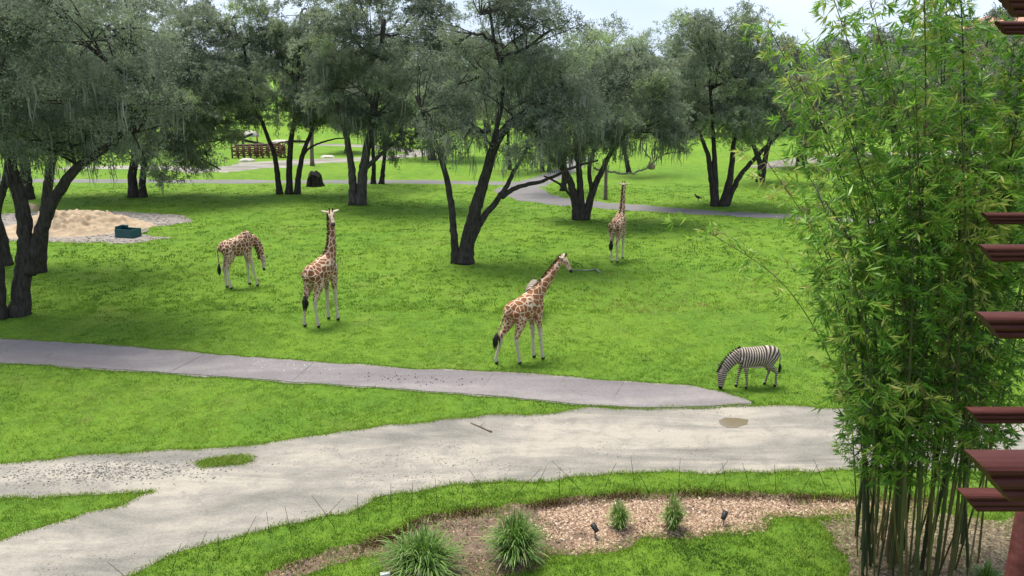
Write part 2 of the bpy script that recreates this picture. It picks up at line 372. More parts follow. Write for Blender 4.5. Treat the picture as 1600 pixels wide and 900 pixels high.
# ------------------------------------------------------------------ grass: single blades (uncountable)
def blades(P, hmin, hmax, wmin, wmax, tint, lean=0.55, seed=1):
    r = np.random.default_rng(seed); n = len(P); a = r.uniform(0, 2 * math.pi, n); h = r.uniform(hmin, hmax, n); w = r.uniform(wmin, wmax, n)
    side = np.stack([np.cos(a), np.sin(a), np.zeros(n)], 1) * w[:, None] / 2
    b = r.uniform(0, 2 * math.pi, n); ln = np.abs(r.normal(0, lean, n)) * h
    tip = P + np.stack([np.cos(b) * ln, np.sin(b) * ln, h], 1)
    V = np.stack([P - side, P + side, tip], 1)
    return V.reshape(-1, 3), np.clip(tint, 0, 1)
nogo = [road_poly, path_poly, bed_poly, soil_poly, dirt_poly] + far_polys
def lawn_points(n, y0, y1, tuft, spread, seed, power=1.0):
    r = np.random.default_rng(seed); nt_ = n // tuft
    u = r.random(nt_)
    y = y0 * (y1 / y0) ** u if power == 1 else y0 + (y1 - y0) * u
    x = r.uniform(-1, 1, nt_) * (0.66 * y + 2.5)
    c = np.stack([x, y], 1)
    keep = r.random(nt_) < 0.25 + 1.1 * vnoise(x, y, 0.55) * (0.35 + vnoise(x + 50, y, 2.3))
    c = c[keep]; y = y[keep]
    tt = .26 * (vnoise(c[:, 0] + 20, c[:, 1] + 4, 13.0) - .5) + .40 * vnoise(c[:, 0], c[:, 1], 5.0) + .34 * vnoise(c[:, 0] + 9, c[:, 1], 1.6) + r.normal(.10, .14, len(c)); wd_ = vnoise(c[:, 0] + 3, c[:, 1] + 8, .8) > .80; tt[wd_] -= .35; dryc = G(1060, 480); tt += .34 * np.exp(-((c[:, 0] - dryc[0]) / 7.5) ** 2 - ((c[:, 1] - dryc[1]) / 5.0) ** 2) * (.4 + vnoise(c[:, 0] + 5, c[:, 1] + 2, 1.1))
    sc = spread * (y / y0) ** .5
    P = np.repeat(c, tuft, 0) + r.normal(0, 1, (len(c) * tuft, 2)) * np.repeat(sc, tuft)[:, None]
    tt = np.repeat(tt, tuft) + r.normal(0, .10, len(P)); hs = np.repeat(y, tuft)
    bad = np.zeros(len(P), bool)
    for k_, pl in enumerate(nogo): bad |= inpoly(P, pl) & (r.random(len(P)) > ((0, 0, 1.5, 1.6, .3)[k_] * np.clip(vnoise(P[:, 0] + 7, P[:, 1] + 3, .7) - .42, 0, 1)) if k_ < 5 else True)
    isl = inpoly(P, isl_poly); bad &= ~isl
    P = P[~bad]; tt = tt[~bad]
    return np.column_stack([P, np.zeros(len(P))]), tt
gv, gt = [], []
P, t = lawn_points(520000, 13, 36, 12, 0.055, 21); V, t = blades(P, .03, .072, .012, .024, t, 0.75, 31); gv.append(V); gt.append(t)
P, t = lawn_points(200000, 34, 75, 10, 0.11, 22); V, t = blades(P, .05, .11, .03, .06, t, 0.7, 32); gv.append(V); gt.append(t)
# denser rim along the path, road and bed edges
def rim(poly, n, w, seed, bias=0.0):
    r = np.random.default_rng(seed); p = np.array(poly); i = r.integers(0, len(p), n); q = p[i] + (p[(i + 1) % len(p)] - p[i]) * r.random((n, 1)) + r.normal(0, w, (n, 2))
    ok = (np.abs(q[:, 0]) < .68 * q[:, 1] + 3) & (q[:, 1] < 60)
    return np.column_stack([q[ok], np.zeros(ok.sum())]), np.clip(r.normal(.55 + bias, .18, ok.sum()), 0, 1)
for k, (pl, n, w, bi) in enumerate(((road_poly, 26000, .07, .16), (path_poly, 14000, .05, -.05), (bed_poly, 15000, .15, .16), (soil_poly, 9000, .28, .22), (dirt_poly, 9000, .38, .1))):
    P, t = rim(pl, n, w, 40 + k, bi); V, t = blades(P, .03, .085, .012, .024, t, .6, 50 + k); gv.append(V); gt.append(t)
r = np.random.default_rng(61); q = np.array(isl_poly); P = q.mean(0) + (q[r.integers(0, len(q), 5000)] - q.mean(0)) * np.sqrt(r.random((5000, 1))) * 1.12 + r.normal(0, .06, (5000, 2))
P = P[:2600]; V, t = blades(np.column_stack([P, np.zeros(2600) + .012]), .03, .10, .012, .024, np.clip(r.normal(.74, .2, 2600), 0, 1), .8, 62); gv.append(V); gt.append(t)
grass = link('grass', fastmesh('grass', np.concatenate(gv), 3, {'tint': np.concatenate(gt)}), M['grass_blade']); tag(grass, 'short lush green lawn grass', 'grass', kind='stuff')

DEAD = crom([G(*p) for p in [(385, 905), (440, 885), (540, 857), (612, 838), (665, 809), (740, 798), (850, 786), (945, 775), (1070, 770), (1200, 773), (1340, 779), (1460, 781)]], 40)
r = np.random.default_rng(63); i_ = r.integers(0, len(DEAD), 12000); P = DEAD[i_] + np.column_stack([r.normal(0, .10, 12000), r.normal(-.10, .13, 12000), np.zeros(12000)])
P = P[r.random(len(P)) < -.15 + 1.3 * vnoise(P[:, 0], P[:, 1], .9)]
M['dead_grass'] = leafmat('dead_grass', [(0, (.022, .012, .008)), (.5, (.085, .042, .024)), (.85, (.17, .10, .05)), (1, (.20, .21, .06))], .2, .9, .1)
V, t = blades(P, .04, .13, .012, .026, np.clip(r.normal(.4, .28, len(P)), 0, 1), .9, 64)
tag(link('dead_grass', fastmesh('dead_grass', V, 3, {'tint': t}), M['dead_grass']), 'reddish brown dead grass along the upper edge of the bed', 'grass', kind='stuff')

# ------------------------------------------------------------------ loose stones, chips, litter (uncountable)
def bits(name, P, smin, smax, mat, tint, seed, label, cat, flat=0.5, lift=0.006):
    r = np.random.default_rng(seed); n = len(P); a = r.uniform(0, 2 * math.pi, n); s = r.uniform(smin, smax, n); e = r.uniform(.3, .9, n)
    d = np.stack([np.cos(a), np.sin(a), r.normal(0, .25, n)], 1) * s[:, None]; w = np.stack([-np.sin(a), np.cos(a), r.normal(0, .25, n)], 1) * (s * e)[:, None]; h = np.stack([r.normal(0, .1, n) * s, r.normal(0, .1, n) * s, s * flat], 1)
    B = np.column_stack([P, np.full(n, lift)])
    A, Bq, C, D, T = B - d, B - w, B + d, B + w, B + h
    V = np.stack([A, Bq, T, Bq, C, T, C, D, T, D, A, T], 1).reshape(-1, 3)
    o = link(name, fastmesh(name, V, 3, {'tint': np.repeat(np.clip(tint, 0, 1), 4)}), M[mat]); tag(o, label, cat, kind='stuff'); return o
def pts_in(poly, n, seed):
    p = np.array([x[:2] for x in poly]); r = np.random.default_rng(seed); o = []; c = 0
    while c < n:
        q = r.uniform(p.min(0), p.max(0), (n, 2)); q = q[inpoly(q, p)]; o.append(q); c += len(q)
    return np.concatenate(o)[:n]
CH = [G(*p)[:2] for p in [(845, 800), (960, 788), (1075, 783), (1200, 784), (1345, 788), (1450, 792), (1450, 806), (1340, 803), (1196, 804), (1188, 827), (1080, 834), (995, 832), (968, 852), (905, 862), (868, 850), (850, 830)]]
P = pts_in(CH, 19000, 71); P = P[(vnoise(P[:, 0], P[:, 1], .5) + .6 * vnoise(P[:, 0], P[:, 1], 1.3)) > .52]; P = P + np.random.default_rng(70).normal(0, .10, P.shape); bits('mulch_chips', P, .02, .055, 'chip', np.random.default_rng(1).normal(.62, .25, len(P)), 72, 'pale orange wood chips covering the planting bed', 'mulch')
P = pts_in(bed_poly, 9000, 73); bits('leaf_litter', P, .015, .05, 'chip', np.random.default_rng(2).normal(.28, .22, len(P)), 74, 'dark brown leaf litter strewn over the bed', 'litter', .4)
P = pts_in(soil_poly, 9000, 75); bits('dry_litter', P, .02, .07, 'straw', np.random.default_rng(3).normal(.5, .3, len(P)), 76, 'dry straw and leaf litter under the bamboo', 'litter', .35, .010)
M['gravel'] = leafmat('gravel', [(0, (.07, .067, .06)), (.5, (.19, .178, .155)), (1, (.36, .34, .30))], 0, .9, .2)
gp = pts_in([p for p in road_poly if p[1] > 0], 14000, 77); nn = vnoise(gp[:, 0], gp[:, 1], 1.3) + .5 * vnoise(gp[:, 0], gp[:, 1], .4); gp = gp[nn > .95]
bits('gravel', gp, .008, .028, 'gravel', np.random.default_rng(4).normal(.45, .28, len(gp)), 78, 'fine loose gravel on the dirt road', 'gravel', .5, .007)
GR = [G(*p)[:2] for p in [(60, 740), (150, 728), (230, 724), (300, 722), (290, 738), (200, 748), (110, 752), (30, 752)]]
r = np.random.default_rng(79); P = G(180, 737)[:2] + r.normal(0, 1, (1700, 2)) * [1.5, .38] + np.array([[.0, .0]]); P[:, 1] += .10 * (P[:, 0] - P[:, 0].mean()); bits('loose_stones', P, .015, .045, 'gravel', np.random.default_rng(5).normal(.45, .3, len(P)), 80, 'loose grey stones on the left spur of the road', 'gravel', .5, .007)
DU = [G(*p)[:2] for p in [(545, 592), (640, 586), (740, 588), (700, 597), (600, 602), (540, 600)]]
M['dung'] = leafmat('dung', [(0, (.012, .010, .008)), (1, (.04, .033, .026))], 0, .9, .1)
r = np.random.default_rng(81); P = G(640, 594)[:2] + r.normal(0, 1, (75, 2)) * [1.3, .28]; P[:, 1] -= .16 * (P[:, 0] - P[:, 0].mean()); bits('droppings', P, .015, .04, 'dung', np.random.default_rng(6).random(len(P)), 82, 'dark animal droppings scattered on the slab path', 'droppings', .7, .027)
WH = [G(*p)[:2] for p in [(405, 566), (440, 562), (490, 570), (500, 580), (450, 580), (410, 573)]]
M['pebble'] = leafmat('white_pebble', [(0, (.4, .38, .35)), (1, (.65, .63, .6))], 0, .8, .2)
r = np.random.default_rng(83); P = G(450, 571)[:2] + r.normal(0, 1, (80, 2)) * [.8, .22]; P[:, 1] -= .16 * (P[:, 0] - P[:, 0].mean()); bits('white_pebbles', P, .01, .03, 'pebble', np.random.default_rng(6).random(len(P)), 84, 'white pebbles scattered on the slab path', 'pebbles', .5, .027)

# ================================================================== trees
def leaf_quads(pos, axis, r, lmin, lmax, asp, flat=0.8):
    n = len(pos); l = r.uniform(lmin, lmax, n)[:, None]
    nr = unit(r.normal(0, 1, (n, 3)) + np.array([0, 0, flat])); b = unit(np.cross(axis, nr)) * l * asp / 2; a = axis * l / 2
    return np.stack([pos - a * .8 - b, pos + a, pos - a * .8 + b], 1).reshape(-1, 3)
DENS = 1.07
def foliage(lobes, r, per_m2, K, lmin, lmax, asp, bias=0.0, clump=0.75, sprig=(0.3, .75)):
    """lobes: (centre, radii). Twigs start in clumps near each lobe's surface; leaves sit along the twigs."""
    V, T, heads = [], [], []
    for c, rad in lobes:
        c = np.array(c); rad = np.array(rad); area = 4 * math.pi * ((rad[0] * rad[1]) ** 1.6 / 3 + (rad[0] * rad[2]) ** 1.6 / 3 + (rad[1] * rad[2]) ** 1.6 / 3) ** (1 / 1.6)
        nc = max(6, int(area * per_m2 * DENS / 7)); npf = max(5, nc // 10); dp = unit(r.normal(0, 1, (npf, 3))); pc = c + dp * rad * r.uniform(.45, 1.0, (npf, 1)) ** .5
        pr = r.uniform(.75, 1.45, npf) * (np.mean(rad) / 3.2) ** .4; pt_ = r.normal(.50 + bias, .26, npf); w = pr ** 2; pi_ = r.choice(npf, nc, p=w / w.sum())
        d = unit(r.normal(0, 1, (nc, 3)) + [0, 0, .35]); cc = pc[pi_] + d * (pr[pi_, None] * r.uniform(.4, 1, (nc, 1)) ** .5) * [1.15, 1.15, .62]
        tcl = pt_[pi_] + r.normal(0, .08, nc); heads.append(cc); d = unit(d + .5 * dp[pi_])
        ns = 7; st = np.repeat(cc, ns, 0) + r.normal(0, clump * .30, (nc * ns, 3)) * [1, 1, .6]
        dr = unit(np.repeat(d, ns, 0) * .7 + r.normal(0, .75, (nc * ns, 3)) + [0, 0, .08]); ln = r.uniform(*sprig, nc * ns)
        n = nc * ns; t = r.random((n, K)) ** .8
        p = st[:, None] + dr[:, None] * (ln[:, None] * t)[..., None] + r.normal(0, .075, (n, K, 3)); p[..., 2] -= .28 * (t ** 2) * ln[:, None]
        ax = unit(np.repeat(dr, K, 0) * .8 + r.normal(0, .55, (n * K, 3)) - [0, 0, .15])
        V.append(leaf_quads(p.reshape(-1, 3), ax, r, lmin, lmax, asp))
        T.append(np.clip(np.repeat(np.repeat(tcl, ns) + r.normal(0, .10, n), K) + r.normal(0, .09, n * K), 0, 1))
    return np.concatenate(V), np.concatenate(T), heads
def moss_mesh(name, starts, r, lmin, lmax, w):
    V, T = [], []
    for s in starts:
        k = r.integers(4, 9); L0 = r.uniform(lmin, lmax)
        for _ in range(k):
            l = L0 * r.uniform(.45, 1.1); p = s + r.normal(0, .12, 3) * [1, 1, .4]; a = r.uniform(0, math.pi); sd = np.array([math.cos(a), math.sin(a), 0]) * w * r.uniform(.6, 1.3) / 2
            dx = r.normal(0, .05, (3, 3)) * [1, 1, 0]; q = [p, p + [0, 0, -l * .4] + dx[0], p + [0, 0, -l * .75] + dx[1], p + [0, 0, -l] + dx[2]]; ww = (.5, 1, .7, .08)
            for i in range(3): V.append([q[i] - sd * ww[i], q[i] + sd * ww[i], q[i + 1] + sd * ww[i + 1], q[i + 1] - sd * ww[i + 1]])
            T += [r.uniform(0, 1)] * 3
    return fastmesh(name, np.array(V).reshape(-1, 3), 4, {'tint': np.array(T)})
def wobble(p, r, amp):
    q = p.copy(); q[1:-1] += r.normal(0, amp, (len(p) - 2, 3)); return q
def limbs(mb, stem_pts, lobes, heads, r, rl, twigs=9):
    sp = np.array(stem_pts); tg = unit(np.gradient(sp, axis=0)); tg[np.linalg.norm(np.gradient(sp, axis=0), axis=1) > 1.2] = [0, 0, 1.0]
    for (c, rad), hd in zip(lobes, heads):
        d = np.linalg.norm(sp - c, axis=1) + .6 * np.maximum(0, sp[:, 2] - c[2]); d = d * (1 + 1.3 * np.clip(.35 - (unit(c - sp) * tg).sum(1), 0, 1.4)); a = sp[np.argmin(d)]
        mid = (a + c) / 2 + r.normal(0, .25, 3) + [0, 0, .15 * np.linalg.norm(c - a) * r.uniform(-.3, .6)]; e = c + r.normal(0, .2, 3) * rad
        pl = crom([a, mid, e], 4); pl = wobble(pl, r, .05); mb.tube(pl, np.linspace(rl, rl * .35, len(pl)), 6)
        ids = r.permutation(len(hd))[:twigs]
        for h in hd[ids]:
            b = pl[r.integers(len(pl) // 3, len(pl))]; m2 = (b + h) / 2 + r.normal(0, .2, 3); q = wobble(crom([b, m2, h, h + (h - b) * .18], 3), r, .03)
            mb.tube(q, np.linspace(rl * .33, .008, len(q)), 4, False)
def tree(name, label, base, stems, lobes, seed, per_m2=9.0, K=20, leaf=(.07, .13), asp=.5, bias=0.0, group='oaks on the lawn', barkm='bark', moss=0, mossl=(.5, 1.5), bare=None, rl=.11, kindcat='tree', clump=.75, twigs=9, sprig=(.32, .8)):
    r = np.random.default_rng(seed); B = G(*base); Y = B[1]; root = empty(name, B); mb = MB(); sp = []
    def pt(p): return (G(p[0], p[1]) if len(p) > 3 else PY(p[0], p[1], Y + (p[2] if len(p) > 2 else 0))) - B
    for r0, r1, pts in stems:
        q = [pt(p) for p in pts]
        if abs(q[0][2]) < .6: q[0] = q[0] * [1, 1, 0] + [0, 0, -.05]; ground_stem = True
        else: ground_stem = False
        c = crom(q, 7); rad = r0 + (r1 - r0) * np.linspace(0, 1, len(c)) ** .8
        if ground_stem: rad = rad * (1 + .30 * np.exp(-np.maximum(c[:, 2], 0) / .35))
        c = wobble(c, r, .012 + r0 * .012); mb.tube(c, rad * r.normal(1, .025, len(c)), 11); sp += list(c[len(c) // 2:])
    m = mpp(Y, 6.0); lb = []
    for l in lobes:
        u, v, ru, rv = l[:4]; dy = l[4] if len(l) > 4 else r.uniform(-.35, .35) * ru * m
        lb.append((PY(u, v, Y + dy) - B, (ru * m, min(ru * m * .9, 6.5), rv * m)))
    V, T, heads = foliage(lb, r, per_m2, K, leaf[0] * 1.3, leaf[1] * 1.35, asp, bias, clump, sprig)
    limbs(mb, sp, lb, heads, r, rl, twigs)
    mb.build('trunk', M[barkm], root)
    link('crown', fastmesh('crown', V, 3, {'tint': T}), M['oak_leaf'], root)
    if moss:
        hs = np.concatenate(heads); zlo = hs[:, 2] < np.quantile(hs[:, 2], .55); hs = hs[zlo]; moss = int(moss * .75); hs = hs[r.integers(0, len(hs), moss)] + r.normal(0, .35, (moss, 3))
        link('hanging_moss', moss_mesh('hanging_moss', hs, r, mossl[0], mossl[1], .025 + .0005 * Y), M['moss'], root)['kind'] = 'stuff'
    if bare:
        bm_ = MB()
        for r0, r1, pts in bare:
            c = wobble(crom([pt(p) for p in pts], 5), r, .05); bm_.tube(c, np.linspace(r0, r1, len(c)), 6)
            for _ in range(4):
                a = c[r.integers(2, len(c))]; d = unit(r.normal(0, 1, 3) + [0, 0, .2]) * r.uniform(.3, .9); bm_.tube(np.array([a, a + d * .5 + r.normal(0, .08, 3), a + d]), [r1 * .8, r1 * .6, .006], 4)
        o = bm_.build('bare_branch', M['dead_wood'], root); o['label'] = 'bare pale branch without leaves'
    return tag(root, label, kindcat, group)

OAK = 'oak_tree'
tree(OAK, 'large dark oak, forked low, right limb leaning over the sand heap', (30, 492),
     [(.40, .22, [(30, 492), (35, 440), (40, 380), (34, 320), (20, 270), (5, 190)]), (.34, .07, [(44, 425), (62, 368), (86, 310), (122, 262), (168, 228), (215, 180), (240, 120)])],
     [(40, 130, 150, 110), (150, 60, 130, 100), (-70, 80, 130, 140), (60, -10, 150, 80), (185, 160, 85, 70), (20, 215, 70, 40), (100, 215, 60, 40), (165, 215, 60, 35), (215, 200, 50, 45)], 101, 10, 20, (.05, .10), .5, -.04, moss=260, mossl=(.5, 1.6), rl=.12)
tree(OAK, 'oak trunk cut off by the left edge, nearest of the left group', (-4, 498),
     [(.34, .2, [(-4, 498), (-6, 420), (-14, 330), (-24, 230)])], [(-110, 120, 120, 110), (-40, 50, 90, 90)], 102, 8, 20, (.05, .10), .5, -.04, moss=70)
tree(OAK, 'slim dark oak at the left edge with its trunk bent to the left', (10, 414),
     [(.3, .16, [(10, 414), (3, 370), (-6, 335), (6, 290), (20, 240), (30, 180)])], [(10, 150, 100, 80), (-50, 90, 90, 90)], 103, 8, 18, (.06, .11), .5, 0, moss=80)
tree(OAK, 'dark straight oak just behind the forked oak, beside the sand heap', (60, 425),
     [(.34, .18, [(60, 425), (66, 370), (73, 310), (80, 255), (98, 180)])], [(110, 60, 120, 90), (70, 150, 100, 70), (160, 130, 70, 70)], 104, 8, 18, (.06, .11), .5, .03, moss=90)
tree(OAK, 'wide spreading oak with a twin trunk right of the sand heap', (216, 308),
     [(.42, .25, [(209, 308), (207, 275), (211, 235), (200, 150)]), (.32, .18, [(224, 308), (223, 278), (233, 222), (268, 140)]), (.15, .05, [(232, 240), (262, 232), (300, 242), (345, 265)])],
     [(230, 150, 125, 95), (318, 212, 55, 55), (300, 110, 70, 80), (200, 60, 120, 90), (150, 190, 90, 60), (280, 230, 60, 45), (330, 170, 40, 50)], 105, 9, 20, (.08, .14), .5, .02, moss=260, mossl=(.5, 1.7), rl=.13)
tree(OAK, 'oak far behind the forked oak near the left edge', (43, 311),
     [(.5, .3, [(43, 311), (40, 270), (34, 225), (30, 160)])], [(30, 150, 110, 80), (100, 200, 60, 40)], 106, 7, 16, (.09, .15), .5, 0, moss=60)
tree(OAK, 'slender oak with three thin dark stems beside the stump', (452, 303),
     [(.27, .10, [(437, 304), (433, 270), (428, 240), (415, 205), (395, 150), (380, 70)]), (.30, .10, [(452, 303), (452, 260), (455, 215), (461, 180), (466, 100), (470, 20)]),
      (.27, .10, [(464, 300), (467, 270), (475, 235), (491, 195), (510, 130), (525, 50)]), (.10, .05, [(472, 243), (486, 230), (504, 222), (525, 217), (545, 216)])],
     [(395, 50, 40, 60), (455, 110, 70, 75), (478, 20, 60, 50), (425, 160, 55, 35), (520, 110, 55, 65), (440, 60, 40, 45), (490, 165, 60, 25), (365, 20, 35, 35)], 107, 8, 20, (.08, .14), .5, 0, moss=150, rl=.09)
tree(OAK, 'stout pale-barked oak with two stems, left of the tall central oak', (560, 320),
     [(.36, .15, [(552, 320), (550, 272), (545, 235), (536, 190), (518, 135)]), (.44, .16, [(563, 320), (567, 272), (573, 232), (582, 190), (592, 120), (600, 30)]), (.2, .08, [(572, 262), (590, 246), (612, 226), (640, 205)])],
     [(590, 55, 95, 85), (560, 150, 75, 55), (645, 130, 65, 75), (530, 60, 60, 80), (628, 215, 35, 35), (650, 40, 45, 50), (600, 180, 60, 30)], 108, 9, 20, (.08, .14), .5, -.02, barkm='bark_pale', moss=300, mossl=(.6, 2.0), rl=.12)
tree(OAK, 'thin black twin-stemmed oak behind the stout pale-barked oak', (590, 287),
     [(.24, .12, [(583, 286), (584, 260), (583, 230), (588, 190)]), (.24, .12, [(596, 288), (599, 262), (603, 230), (612, 190)])], [(600, 140, 65, 55)], 109, 7, 16, (.09, .16), .5, 0, moss=40)
tree(OAK, 'distant pale oak trunk pair on the lawn behind the tall central oak', (682, 250),
     [(.45, .2, [(676, 250), (672, 225), (664, 195)]), (.4, .2, [(690, 247), (690, 220), (696, 190)])], [(680, 160, 70, 45), (700, 110, 50, 40)], 110, 6, 16, (.12, .2), .5, .1, barkm='bark_pale', moss=60)
tree(OAK, 'tall central oak with a leaning forked trunk and long low right limb', (720, 411),
     [(.23, .09, [(712, 411), (709, 360), (702, 300), (690, 250), (676, 212), (650, 150)]), (.44, .13, [(726, 411), (732, 370), (745, 320), (757, 280), (768, 240), (790, 200), (830, 168), (880, 130)]),
      (.17, .06, [(762, 255), (776, 200), (786, 130), (772, 60), (764, 0)]), (.23, .10, [(734, 380), (752, 345), (775, 315), (792, 290), (806, 262)]), (.15, .05, [(783, 308), (810, 292), (850, 282), (895, 262), (935, 250)])],
     [(800, 70, 90, 70), (865, 105, 65, 75), (725, 120, 60, 70), (810, 175, 75, 45), (735, 195, 40, 50), (885, 180, 55, 55), (668, 150, 45, 55), (765, 15, 65, 40), (850, 30, 50, 40), (700, 60, 40, 40), (830, 225, 45, 25)], 111, 9, 22, (.06, .11), .5, -.02, moss=330, mossl=(.4, 1.6), rl=.11)
tree(OAK, 'many-stemmed oak with a bare branch reaching towards the far giraffe', (908, 343),
     [(.36, .12, [(903, 343), (898, 310), (887, 275), (866, 250), (840, 228)]), (.3, .12, [(909, 343), (907, 300), (904, 260), (899, 220), (910, 140)]), (.3, .12, [(914, 342), (926, 300), (939, 270), (957, 235), (988, 195)]), (.17, .1, [(925, 300), (921, 260), (936, 210), (950, 150)]), (.12, .06, [(900, 318), (878, 290), (850, 275)])],
     [(960, 140, 75, 75), (905, 175, 55, 60), (1010, 190, 50, 45), (930, 90, 50, 45), (1000, 115, 55, 50), (872, 228, 35, 30), (950, 215, 65, 30), (1035, 215, 35, 25)], 112, 9, 20, (.07, .13), .5, 0, moss=320, mossl=(.5, 1.9), rl=.11,
     bare=[(.08, .03, [(928, 262), (960, 270), (990, 271), (1010, 262), (1030, 245), (1050, 238), (1080, 240)]), (.06, .02, [(1012, 260), (1016, 250), (1010, 240), (1004, 232)]), (.05, .02, [(1040, 240), (1045, 225), (1040, 212), (1052, 200)])])
tree(OAK, 'dark trunk standing by the lane just left behind the many-stemmed oak', (880, 298),
     [(.28, .14, [(880, 298), (882, 265), (879, 232), (870, 170)])], [(870, 150, 60, 55)], 113, 6, 16, (.09, .16), .5, 0, moss=40)
tree(OAK, 'slim leaning oak on the far lawn right of the many-stemmed oak', (983, 270),
     [(.26, .14, [(983, 270), (978, 245), (972, 215), (975, 170)])], [(980, 165, 50, 45)], 114, 6, 16, (.1, .18), .5, .05, moss=30)
tree(OAK, 'thin dark trunk on the far lawn framed by the tall central oak', (797, 265),
     [(.2, .12, [(797, 265), (796, 240), (794, 210), (800, 160)])], [(800, 160, 45, 45)], 115, 6, 16, (.1, .18), .5, 0, moss=30)
tree(OAK, 'twin thin trunks by the far lane between the two central oaks', (852, 268),
     [(.22, .12, [(847, 268), (848, 240), (845, 205)]), (.2, .12, [(858, 268), (859, 240), (862, 200)])], [(853, 165, 50, 45)], 116, 6, 16, (.1, .18), .5, 0, moss=30)
tree(OAK, 'bright green spreading oak with V-shaped black stems left of the bamboo', (1122, 322),
     [(.3, .12, [(1117, 322), (1112, 280), (1105, 240), (1092, 205)]), (.26, .12, [(1119, 312), (1117, 260), (1115, 220), (1110, 140)]), (.33, .12, [(1129, 322), (1140, 280), (1146, 230), (1152, 180)]), (.24, .09, [(1134, 312), (1155, 277), (1185, 242), (1212, 215), (1240, 190)])],
     [(1110, 110, 70, 70), (1092, 55, 45, 40), (1170, 165, 55, 50), (1075, 190, 50, 35), (1140, 195, 60, 28), (1180, 105, 45, 55), (1135, 35, 40, 26), (1050, 140, 40, 50), (1050, 190, 40, 30), (1205, 185, 45, 30), (1100, 160, 60, 50)], 117, 9, 20, (.08, .14), .5, .16, moss=70, rl=.11)
tree(OAK, 'smaller forked oak behind the V-stemmed oak near the bamboo', (1187, 284),
     [(.34, .14, [(1187, 284), (1188, 258), (1176, 225), (1160, 195)]), (.3, .14, [(1190, 282), (1196, 245), (1206, 208), (1215, 150)])], [(1190, 150, 55, 60), (1205, 65, 30, 40), (1165, 85, 45, 45), (1235, 140, 40, 50)], 118, 7, 18, (.1, .17), .5, 0, moss=50)
tree(OAK, 'tall grey mossy oak beyond the bamboo under the roof beams', (1545, 315),
     [(.4, .16, [(1545, 315), (1542, 260), (1540, 190), (1535, 110)])], [(1535, 120, 50, 75), (1540, 50, 40, 30), (1560, 200, 60, 50), (1500, 190, 40, 50)], 119, 7, 18, (.09, .16), .5, -.1, moss=130)
tree(OAK, 'grey oak seen through the middle of the bamboo', (1400, 270),
     [(.4, .16, [(1400, 270), (1398, 220), (1392, 150)])], [(1395, 140, 60, 45), (1370, 110, 40, 30), (1440, 160, 50, 50)], 120, 6, 16, (.11, .19), .5, -.05, moss=60)

# ---- trees of the wood behind: four kinds copied, every one an individual
def bg_proto(k):
    r = np.random.default_rng(200 + k); mb = MB(); h = 5.0; sp = []
    for s in range(2 + k % 2):
        a = r.uniform(0, 6.28); q = crom([(.25 * math.cos(a) * s, .25 * math.sin(a) * s, -.05), (.5 * math.cos(a), .5 * math.sin(a), 2.2), (1.5 * math.cos(a), 1.5 * math.sin(a), h + 1.5)], 5)
        mb.tube(wobble(q, r, .06), np.linspace(.36, .15, len(q)), 8); sp += list(q[4:])
    lb = [((r.uniform(-3.4, 3.4), r.uniform(-3.2, 3.2), r.uniform(5.2, 9.8)), (r.uniform(2.2, 3.4), r.uniform(2.2, 3.2), r.uniform(1.6, 2.6))) for _ in range(6)] + [((0, 0, 9.5), (3, 3, 2.4)), ((0, 0, 6.4), (4.2, 4, 1.9))]
    V, T, hd = foliage(lb, r, 4.2, 15, .14, .27, .5, (-.02, .06, .0, .14)[k], .9, (.5, 1.1)); limbs(mb, sp, [(np.array(c), x) for c, x in lb], hd, r, .12, 4)
    hs = np.concatenate(hd); hs = hs[hs[:, 2] < 7.5]; hs = hs[r.integers(0, len(hs), 60)]
    return mb.mesh('trunk'), fastmesh('crown', V, 3, {'tint': T}), moss_mesh('hanging_moss', hs, r, .5, 1.7, .12)
protos = [bg_proto(k) for k in range(4)]
def bg_tree(x, y, sc, rz, k, label, group):
    root = empty('wood_tree', (x, y, 0), rz); root.scale = (sc * random.uniform(.92, 1.1), sc * random.uniform(.92, 1.1), sc)
    t, c, ms = protos[k]; link('trunk', t, M['bark'], root); link('crown', c, M['oak_leaf_far'], root)
    if k != 1: link('hanging_moss', ms, M['moss'], root)['kind'] = 'stuff'
    tag(root, label, 'tree', group)
ORD = 'first second third fourth fifth sixth seventh eighth ninth tenth eleventh twelfth thirteenth fourteenth fifteenth sixteenth seventeenth eighteenth nineteenth twentieth'.split()
for i_, (u, v, sc, k) in enumerate([(1250, 262, .95, 1), (1310, 255, .9, 3), (1345, 246, 1.05, 0), (1460, 250, 1.0, 2), (1505, 258, .95, 1), (1590, 262, 1.05, 0), (1650, 270, 1.0, 3)]):
    p = G(u, v); bg_tree(p[0], p[1], sc, random.uniform(0, 6.28), k, '%s grey-green oak from the left in the row behind the bamboo' % ORD[i_], 'oaks behind the bamboo')
for i_, (u, v, sc, k) in enumerate(sorted([(386, 184, .9, 0), (352, 205, .95, 2), (300, 215, 1.0, 1), (260, 206, 1.05, 3), (140, 214, 1.05, 0), (60, 222, 1.1, 2), (-60, 225, 1.1, 1), (541, 238, .72, 2), (626, 205, 1.0, 0), (655, 212, .95, 3), (1030, 214, .95, 1), (1085, 208, 1.0, 3), (1000, 205, 1.05, 0), (930, 205, 1.05, 2), (760, 208, 1.0, 1), (720, 202, 1.0, 3), (1150, 214, 1.05, 0), (1210, 210, 1.0, 2)])):
    p = G(u, v); bg_tree(p[0], p[1], sc, random.uniform(0, 6.28), k, '%s small oak from the left standing on the far lawn' % ORD[i_], 'oaks scattered on the far lawn')
